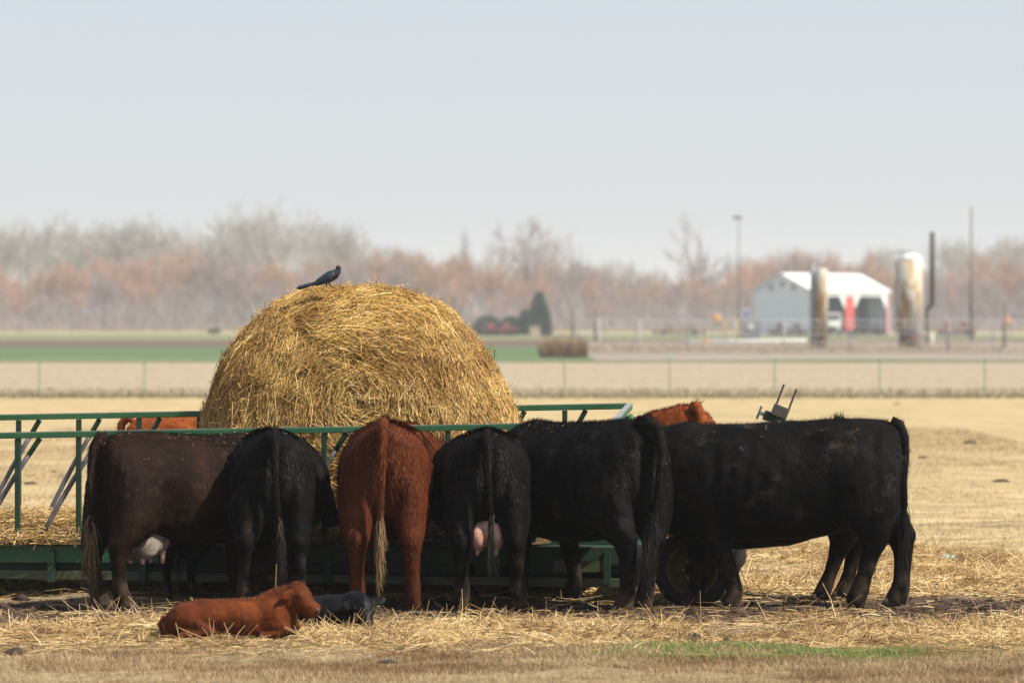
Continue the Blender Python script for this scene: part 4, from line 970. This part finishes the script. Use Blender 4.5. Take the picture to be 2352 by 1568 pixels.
# --- 6 black cow in side view at the right end
side_cow, side_me = make_cow('cow', 'black cow in full side view at the right end, facing left beside the wheel', 2062, 36.25, -81, 1.055, BLACK, .95, .97, sag=-.01,
         hlegs=((.20, .0), (-.06, .0)), flegs=((-.30, .03), (.02, -.02)), pitch=.8, tuftn=220, tuftL=.34, group='cattle feeding along the near side', hairs=40000, hairL=.026, chaffn=70,
         tail=[(0.03, 0, 1.315), (-.03, 0, 1.29), (-.062, .0, 1.2), (-.066, .03, 1.05), (-.055, .05, .9), (-.06, .035, .74), (-.05, .04, .6), (-.05, .05, .5)],
         headp=((1.95, -.42, .98), (2.12, -.72, .68)), topfac=.6, toplen=1.5)
n = 60; b_ = np.stack([rng.normal(.40, .018, n), rng.normal(.03, .02, n), np.full(n, 1.325)], 1)
d_ = np.stack([rng.normal(.0, .016, n), rng.normal(0, .012, n), rng.uniform(.04, .085, n)], 1)
tag(link('back_tuft', blades('back_tuft', b_, b_ + d_, nrm(rng.normal(size=(n, 3)) * [1, 1, .1]) * .004), HB, side_cow), kind='stuff')
# --- hidden neighbours whose legs or backs show
make_cow('cow', 'black cow mostly hidden behind the side view cow, two hind legs showing', 1985, 37.3, -84, .92, BLACK, .9, .95, sag=.05, thigh=1.15,
         hlegs=((.26, 0), (.10, 0)), flegs=((0, 0), (0, 0)), tuftn=60, hairs=7000, chaffn=10, group='cattle feeding along the near side', voxel=.022)
make_cow('calf', 'black calf almost hidden behind the dark brown cow, its dark legs showing', 411, 37.05, 4, .60, BLACK, .8, .9,
         hlegs=((0, -.04), (0, .04)), tuftn=40, hairs=5000, chaffn=5, cat='calf', voxel=.022)
make_cow('cow', 'bright rusty red cow standing beyond the wheel, only its shaggy back showing', 1612, 39.6, -24, 1.095, RED_FAR, .95, 1.0,
         hairs=44000, hairL=.028, chaffn=30, lift=.25, topfac=.5, toplen=1.4, group='cattle on the far side', headp=((2.1, 0, .8), (2.3, 0, .5)), pitch=6)
make_cow('cow', 'rusty red cow beyond the left part of the feeder, back and head above the rail', 305, 41.4, 97, 1.0, RED_FAR, .9, .95,
         hairs=16000, hairL=.03, chaffn=20, lift=.35, group='cattle on the far side', headp=((1.55, -.4, 1.30), (1.72, -.62, 1.08)), topfac=.7)
make_cow('cow', 'black cow on the far side, a sliver of its back right of the bale', 1150, 43.2, 171, .96, BLACK, .95, 1.0,
         hairs=8000, chaffn=10, group='cattle on the far side', headp=((2.05, 0, 1.15), (2.3, 0, .85)), voxel=.022)

# ------------------------------------------------------------------ calves lying in front
def finish_calf(root, mb, coat, hairs, L, tail=None):
    me = merge(mb, 'body', .0115, 4)
    n = len(me.vertices); co = np.empty(n * 3, np.float32); me.vertices.foreach_get('co', co); co = co.reshape(-1, 3)
    no = np.empty(n * 3, np.float32); me.vertices.foreach_get('normal', no); no = no.reshape(-1, 3)
    d = (fbm(co[:, 0] * 11 + co[:, 1] * 8, co[:, 2] * 13 - co[:, 1] * 6, 33) - .5) * .022
    me.vertices.foreach_set('co', (co + no * d[:, None]).astype(np.float32).ravel()); me.update()
    if tail:
        tb = MB(); tb.tube(tail, [.022, .02, .016, .012][:len(tail)], 8); append_mesh(me, tb)
    link('body', me, coat, root); fur(me, hairs, L, HAIR[coat.name], root, .3, topz=.3, wd=.0013, flow=(-.6, 0, -.8))
    return me
DR = 33.05
rc = empty('calf', (X(395, DR), DR - CAM_D, 0), R(-3), label='reddish brown calf lying on the straw, head turned right', cat='calf')
mb = MB()   # x to the right along its body, y away from the camera
torso(mb, [(-.055, .12, .07, .0, .05, 2), (-.02, .175, .09, -.02, .10, 2), (.05, .222, .11, -.03, .15, 2), (.16, .241, .115, -.04, .18, 2), (.32, .246, .12, -.04, .185, 2.0), (.46, .252, .125, -.04, .18, 1.95),
           (.58, .266, .13, -.04, .165, 1.9), (.68, .284, .14, -.03, .145, 1.9), (.77, .27, .14, -.02, .125, 2), (.85, .20, .12, .0, .08, 2)])
ball(mb, (.13, -.10, .10), (.18, .10, .12)); ball(mb, (.03, -.06, .10), (.075, .09, .09))             # folded haunch
limb(mb, [(.20, -.15, .07), (.30, -.175, .035), (.18, -.19, .015), (.08, -.19, .01)], [.055, .035, .026, .022], 10)
ball(mb, (.68, -.09, .14), (.12, .075, .13))                                                             # shoulder
limb(mb, [(.72, -.10, .08), (.82, -.125, .035), (.72, -.14, .015), (.62, -.145, .01)], [.06, .038, .026, .022], 10)
limb(mb, [(.74, .08, .08), (.87, .09, .05), (.80, .10, .028)], [.05, .036, .028], 10)
limb(mb, [(.56, 0, .12), (.66, -.005, .165), (.75, -.012, .212), (.82, -.02, .25), (.86, -.03, .265)], [(.135, .12), (.135, .11), (.125, .10), (.108, .09), (.085, .075)])
hp, hmz = Vector((.838, -.025, .292)), Vector((.985, -.085, .178))
axv = (hmz - hp).normalized(); latv = Vector((.38, .92, 0)); latv = (latv - axv * latv.dot(axv)).normalized(); upv = latv.cross(axv)
if upv.z < 0: upv = -upv
hq = lambda f, u=0, l=0: hp + axv * f + upv * u + latv * l
limb(mb, [hq(-.05), hq(-.015), hq(.03), hq(.075, -.004), hq(.115, -.010), hq(.155, -.010), hq(.19, -.010), hq(.208, -.012), hq(.214, -.012)],
     [(.058, .05), (.082, .074), (.092, .080), (.084, .070), (.068, .058), (.060, .053), (.062, .056), (.052, .048), (.03, .03)], lat=latv)
ball(mb, hq(.04, -.055, -.02), (.055, .04, .05)); ball(mb, hq(.185, -.02, -.01), (.036, .046, .034))
for e in (-1, 1):
    ball(mb, hq(.06, .035, .056 * e), (.024, .018, .02))
b0 = hq(.0, .03, -.058)
for sg_, b0, dv in ((-1, hq(.0, .02, -.06), Vector((-.55, -.72, -.42))), (1, hq(.0, .02, .06), Vector((.1, .95, -.2)))):
    dv.normalize()
    limb(mb, [b0, b0 + dv * .04, b0 + dv * .08, b0 + dv * .12], [(.018, .018), (.014, .040), (.012, .040), (.008, .014)], 12, lat=(.2, 0, 1))
me = finish_calf(rc, mb, CALFRED, 60000, .017, [(-.045, -.03, .13), (-.075, -.05, .08), (-.05, -.10, .03), (.05, -.16, .02)])
MUZ = noise_mat('calf_muzzle', [(.3, (.05, .018, .01)), (.7, (.10, .04, .022))], 12, 3, .5)
m = MB(); ball(m, hq(.205, .012), (.022, .036, .03)); m.build('nose', MUZ, rc, True)
for e in (-1, 1):
    m = MB(); ball(m, hq(.062, .036, .069 * e), (.012, .009, .010)); m.build('eye', EYE, rc, True)
chaff(me, 20, rc, .2, .5)

DB = 33.9
bk = empty('calf', (X(770, DB), DB - CAM_D, 0), R(0), label='black calf lying behind the red calf, head drooped to the straw', cat='calf')
mb = MB()
torso(mb, [(-.42, .10, .07, .0, .05, 2), (-.36, .17, .10, -.02, .12, 2), (-.22, .215, .11, -.03, .16, 2), (-.05, .232, .12, -.03, .17, 2), (.08, .235, .13, -.03, .155, 1.9), (.18, .215, .13, -.02, .12, 2), (.25, .15, .11, .0, .07, 2)])
limb(mb, [(.10, -.04, .15), (.15, -.10, .185), (.18, -.16, .19), (.19, -.20, .175)], [(.10, .10), (.085, .085), (.07, .075), (.06, .065)], lat=(1, 0, 0))
hp, hmz = Vector((.19, -.19, .185)), Vector((.235, -.315, .03))
axv = (hmz - hp).normalized(); latv = Vector((1, .15, .1)); latv = (latv - axv * latv.dot(axv)).normalized(); upv = axv.cross(latv)
if upv.y > 0: upv = -upv
hq = lambda f, u=0, l=0: hp + axv * f + upv * u + latv * l
limb(mb, [hq(-.04), hq(0), hq(.05), hq(.10), hq(.15), hq(.19), hq(.215)], [(.05, .055), (.07, .072), (.074, .075), (.062, .062), (.05, .05), (.046, .046), (.03, .032)], lat=latv)
for e in (-1, 1):
    b0 = hq(.01, .0, .06 * e); dv = (latv * e * 1.0 + Vector((0, .1, .12))).normalized(); ln = .115 if e > 0 else .09
    limb(mb, [b0, b0 + dv * ln * .35, b0 + dv * ln * .7, b0 + dv * ln], [(.022, .022), (.016, .048), (.014, .046), (.010, .016)], 10, lat=axv)
    ball(mb, hq(.06, .03, .052 * e), (.02, .018, .02))
limb(mb, [(.12, -.12, .07), (.02, -.20, .04), (.12, -.22, .03)], [.045, .035, .028], 10)
me = finish_calf(bk, mb, BLUEBLACK, 18000, .013)
for e in (-1, 1):
    m = MB(); ball(m, hq(.062, .04, .06 * e), (.010, .008, .010)); m.build('eye', EYE, bk, True)
m = MB(); ball(m, hq(.205, .012), (.03, .022, .022)); m.build('nose', BIRDT, bk, True)

# ------------------------------------------------------------------ grackle on the bale
GB = 38.95
pb = P(752, 660, GB)
bird = empty('blackbird', pb, 0, label='glossy black long tailed bird standing on top of the bale', cat='bird')
u = GB / FPX   # metres per photo pixel there
q = lambda px, py, y_=0: Vector(((px - 752) * u, y_, (660 - py) * u))
mb = MB()
limb(mb, [q(722, 651), q(734, 645), q(748, 639), q(760, 634), q(770, 629), q(777, 622), q(778, 616), q(777, 611)],
     [(.012, .014), (.026, .026), (.040, .036), (.046, .040), (.040, .036), (.026, .026), (.022, .023), (.014, .015)], 14)
ball(mb, q(777, 615, -.004), (.023, .022, .022))
limb(mb, [q(777, 613.5, -.01), q(777, 613, -.03), q(775, 613.5, -.055)], [.010, .007, .002], 8, lat=(0, 0, 1))
limb(mb, [q(740, 645), q(722, 650.5), q(704, 656), q(690, 660), q(682, 662)], [(.018, .02), (.017, .02), (.017, .024), (.018, .028), (.010, .022)], 12)
bm_ = merge(mb, 'body', .0045, 3); link('body', bm_, BIRDM, bird)
for e in (-1, 1):
    mb = MB(); limb(mb, [q(768, 630, .030 * e), q(756, 637, .040 * e), q(742, 645, .036 * e), q(729, 653, .026 * e), q(724, 655, .02 * e)], [(.020, .008), (.032, .012), (.028, .010), (.014, .007), (.005, .003)], 12)
    link('wing', merge(mb, 'wing', .004, 2), BIRDM, bird)
    lg = MB(); kx = 750 if e < 0 else 757
    lg.tube([q(kx - 1, 647, .014 * e), q(kx, 653, .014 * e), q(kx + (0 if e < 0 else 5), 660, .014 * e)], [.011, .005, .004], 8)
    for a in (-.5, 0, .5): lg.tube([q(kx + (0 if e < 0 else 5), 660, .014 * e), q(kx + (0 if e < 0 else 5), 660, .014 * e) + Vector((.03 * math.cos(a), .03 * math.sin(a), -.004))], [.003, .002], 6)
    lg.build('leg', BIRDT, bird, True)
    m = MB(); ball(m, q(776, 614.5, -.004) + Vector((.006, -.019 * (1 if e < 0 else -1), .003)), (.004, .004, .004)); m.build('eye', YELLOW, bird, True)

# ------------------------------------------------------------------ dung and clods
def clod(px, py, wpx, hpx, label, flat=1.0, name='dung_pat', cat='dung'):
    D = GD(py); W_ = wpx * mpx(D) / 2; H_ = hpx * mpx(D)
    n, k = 26, 10; vs = []; fs = []; sd_ = random.randrange(1000)
    for i in range(k):
        f = i / (k - 1); a = f * math.pi / 2
        for j in range(n):
            b = 2 * math.pi * j / n; nzz = .75 + .5 * float(fbm(np.array([math.cos(b) * 2.2 + sd_]), np.array([math.sin(b) * 2.2 + f * 3]), 3)[0])
            vs.append((math.cos(b) * math.cos(a) * W_ * nzz, math.sin(b) * math.cos(a) * W_ * .8 * nzz, -.015 + math.sin(a) * H_ * nzz))
    for i in range(k - 1):
        for j in range(n): fs.append((i * n + j, i * n + (j + 1) % n, (i + 1) * n + (j + 1) % n, (i + 1) * n + j))
    o = link(name, MB().add(vs, fs).mesh(name, True), DUNG)
    o.location = (X(px, D), D - CAM_D, float(hgt(np.array([X(px, D)]), np.array([D - CAM_D]))[0]))
    return tag(o, label, cat)
clod(1591, 1474, 60, 36, 'dark dung lump on the straw below the wheel')
clod(1668, 1480, 46, 20, 'small flat dark dung scrap just right of the dung lump under the wheel')
clod(36, 1498, 64, 20, 'dark dung pat at the lower left edge of the ground')
clod(70, 1112, 34, 8, 'small dark dung pat in the pasture seen between the left feeder posts')
clod(125, 1084, 26, 6, 'faint small dung pat between the second and third feeder posts, beyond the wagon')
clod(2228, 1018, 30, 8, 'dark dung pat far out in the pasture right of the side view cow')
clod(2120, 1052, 26, 7, 'dung pat in the pasture just right of the side view cow rump')
clod(2060, 928, 22, 4, 'distant dark dung pat near the fence above the side view cow')
clod(2300, 1106, 50, 8, 'flat brown dung pat in the pasture at the right edge')
clod(745, 1332, 40, 12, 'dark clod on the ground behind the calves')
clod(890, 1514, 60, 12, 'thin flat dark pat in the dry grass near the bottom center')
o = empty('plastic_scrap', (X(2178, GD(1288)), GD(1288) - CAM_D, .0), .4, label='crumpled pale teal plastic scrap on the straw at right', cat='scrap')
m = MB(); n = 7
vs = [((i - 3) * .025 * (1 + .2 * math.sin(i * 7 + j)), (j - 3) * .03, .015 + .035 * random.random() + .03 * math.exp(-((i - 3) ** 2 + (j - 3) ** 2) / 4)) for i in range(n) for j in range(n)]
m.add(vs, [(i * n + j, i * n + j + 1, (i + 1) * n + j + 1, (i + 1) * n + j) for i in range(n - 1) for j in range(n - 1)])
m.build('sheet', noise_mat('teal_plastic', [(.3, (.18, .32, .28)), (.7, (.3, .42, .38))], 20, 2, .4), o)
o = empty('plastic_scrap', (X(1535, 290), 290 - CAM_D, 0), 0, label='teal tarp scrap at the edge of the far green strip', cat='scrap')
MB().box((0, 0, .08), (.7, .5, .16)).build('sheet', bpy.data.materials['teal_plastic'], o, bevel=.05)

# ------------------------------------------------------------------ litter and grass (what nobody could count)
def scatter_straw(name, n, dens, xr, yr, label, rad=(.0018, .0038), Lm=.035, lift=.35):
    x_ = rng.uniform(*xr, n * 4); y_ = rng.uniform(*yr, n * 4); keep = rng.uniform(size=n * 4) < dens(x_, y_)
    x_, y_ = x_[keep][:n], y_[keep][:n]; n = len(x_)
    d = nrm(np.stack([rng.normal(size=n), rng.normal(size=n), np.abs(rng.normal(0, 1, n)) * np.where(rng.uniform(size=n) < .1, lift * 1.6, .10) - .03], 1)); L = rng.gamma(2.6, Lm, n) + .04
    p0 = np.stack([x_, y_, hgt(x_, y_) + rng.uniform(0, .02, n)], 1); p2 = p0 + d * L[:, None]
    p1 = (p0 + p2) / 2 + nrm(rng.normal(size=(n, 3))) * (L * .08)[:, None]
    p1[:, 2] = np.maximum(p1[:, 2], p0[:, 2] * .0 + hgt(x_, y_) + .004)
    return tag(link(name, prisms(name, np.stack([p0, p1, p2], 1), rng.uniform(*rad, n)), LITTER), label, 'straw', kind='stuff')
def d_front(x_, y_):
    e = 1 / (1 + np.exp(-(y_ + 4.0 + (fbm(x_ * .8, y_ * .3, 41) - .5) * 1.8) * 4)) * (1 / (1 + np.exp((y_ + 1.8 + (fbm(x_ * .9, y_ * .4, 42) - .5) * 1.6) * 3.4)))
    return np.clip(e * np.clip((fbm(x_ * 1.3, y_ * .8, 43) - .34) * 4.2, .06, 1.3) + .012 * (y_ > -4.2), 0, 1)
scatter_straw('straw_litter', 52000, d_front, (-4.6, 4.8), (-5.2, 1.4), 'pale loose straw strewn in front of the cattle')
def d_right(x_, y_):
    return np.clip((1 / (1 + np.exp(-(y_ - 2.1) * 2.5))) * (1 / (1 + np.exp((y_ - 8.6 + (fbm(x_ * .6, y_ * .4, 51) - .5) * 4) * 1.2))) * np.clip((fbm(x_ * .9, y_ * .5, 52) - .33) * 4, .08, 1.2), 0, 1)
scatter_straw('straw_litter', 42000, d_right, (-1.0, 6.5), (1.0, 11.5), 'pale loose straw spread over the pasture behind the side view cow', (.0022, .0045), .04, .45)
scatter_straw('straw_litter', 15000, lambda a, b: .8 + 0 * a, (-4.8, 1.2), (1.7, 6.5), 'straw on the ground under the feeder, thickened to brighten the shaded gap', lift=.4)  # extra pale straw stands in for sunlit ground below the wagon
def grass(name, n, dens, xr, yr, hr, wd, mat, label, grow=0):
    x_ = rng.uniform(*xr, n * 3); y_ = rng.uniform(*yr, n * 3)
    keep = rng.uniform(size=n * 3) < dens(x_, y_); x_, y_ = x_[keep][:n], y_[keep][:n]; n = len(x_)
    p = np.stack([x_, y_, hgt(x_, y_) - .004], 1); sc_ = 1 + grow * np.maximum(y_, 0)
    d = np.stack([rng.normal(0, .5, n), rng.normal(0, .5, n), np.ones(n)], 1) * (rng.uniform(hr[0], hr[1], n))[:, None]
    a = rng.uniform(0, 6.28, n); s = np.stack([np.cos(a), np.sin(a), 0 * a], 1) * (wd * sc_)[:, None]
    return tag(link(name, blades(name, p, p + d, s), mat), label, 'grass', kind='stuff')
FOREGRASS = island_mat('foreground_grass', [(0, (.12, .075, .042)), (.35, (.30, .205, .11)), (.75, (.47, .35, .195)), (1, (.64, .51, .32))], .75, .2, (1.1, (.52, .41, .34), (.5, 1, 1)))
patchy = lambda a, b: np.clip((fbm(a * .9, b * .9, 61) - .38) * 5, .12, 1)
grass('dry_grass', 150000, lambda a, b: patchy(a, b) * (1 / (1 + np.exp((b + 4.1 + (fbm(a * .8, b * .3, 41) - .5) * 1.8) * 4))), (-4.2, 4.4), (-8.2, -3.4), (.015, .05), .0016, FOREGRASS, 'short dry tan grass along the bottom of the foreground')
def d_green(a, b):
    return np.clip(np.exp(-((a - 1.75) / .95) ** 4) * np.exp(-((b + 4.75) / .34) ** 4) * (fbm(a * 2.5, b * 2.5, 71) > .36) * .95 + .02 * (np.abs(b + 4.8) < .6) * (a > .5), 0, 1)
grass('green_grass', 22000, d_green, (.2, 4.2), (-5.6, -4.1), (.02, .065), .002, GREENGRASS, 'patch of fresh green grass in the right foreground')
grass('dry_grass', 150000, lambda a, b: np.clip((fbm(a * .45, b * .3, 81) - .30) * 3, .05, 1), (-9, 9), (3.5, 62), (.02, .075), .0018, DRYGRASS, 'cropped dry pasture grass stretching behind the feeder', .02)

# clods of trodden mud along the feeding line
n = 8000; x_ = rng.uniform(-4.8, 5.2, n); y_ = rng.normal(-.15, .62, n); sz = rng.gamma(1.4, .0045, n) + .003
base = np.array([[1, 0, 0], [-1, 0, 0], [0, 1, 0], [0, -1, 0], [0, 0, 1], [0, 0, -1]], float)
V = base[None] * (sz[:, None, None] * np.array([1.4, 1.2, .8])) * rng.uniform(.6, 1.4, (n, 6, 1)) + np.stack([x_, y_, hgt(x_, y_) + sz * .15], 1)[:, None]
F0 = np.array([[0, 2, 4], [2, 1, 4], [1, 3, 4], [3, 0, 4], [2, 0, 5], [1, 2, 5], [3, 1, 5], [0, 3, 5]])
tag(link('mud_clods', raw_mesh('mud_clods', V.reshape(-1, 3), (F0[None] + np.arange(n)[:, None, None] * 6).reshape(-1, 3)),
    island_mat('mud_clod', [(0, (.022, .015, .011)), (1, (.075, .05, .036))], .95, .1)), 'dark crumbled mud trodden along the line of hooves', 'mud', kind='stuff')
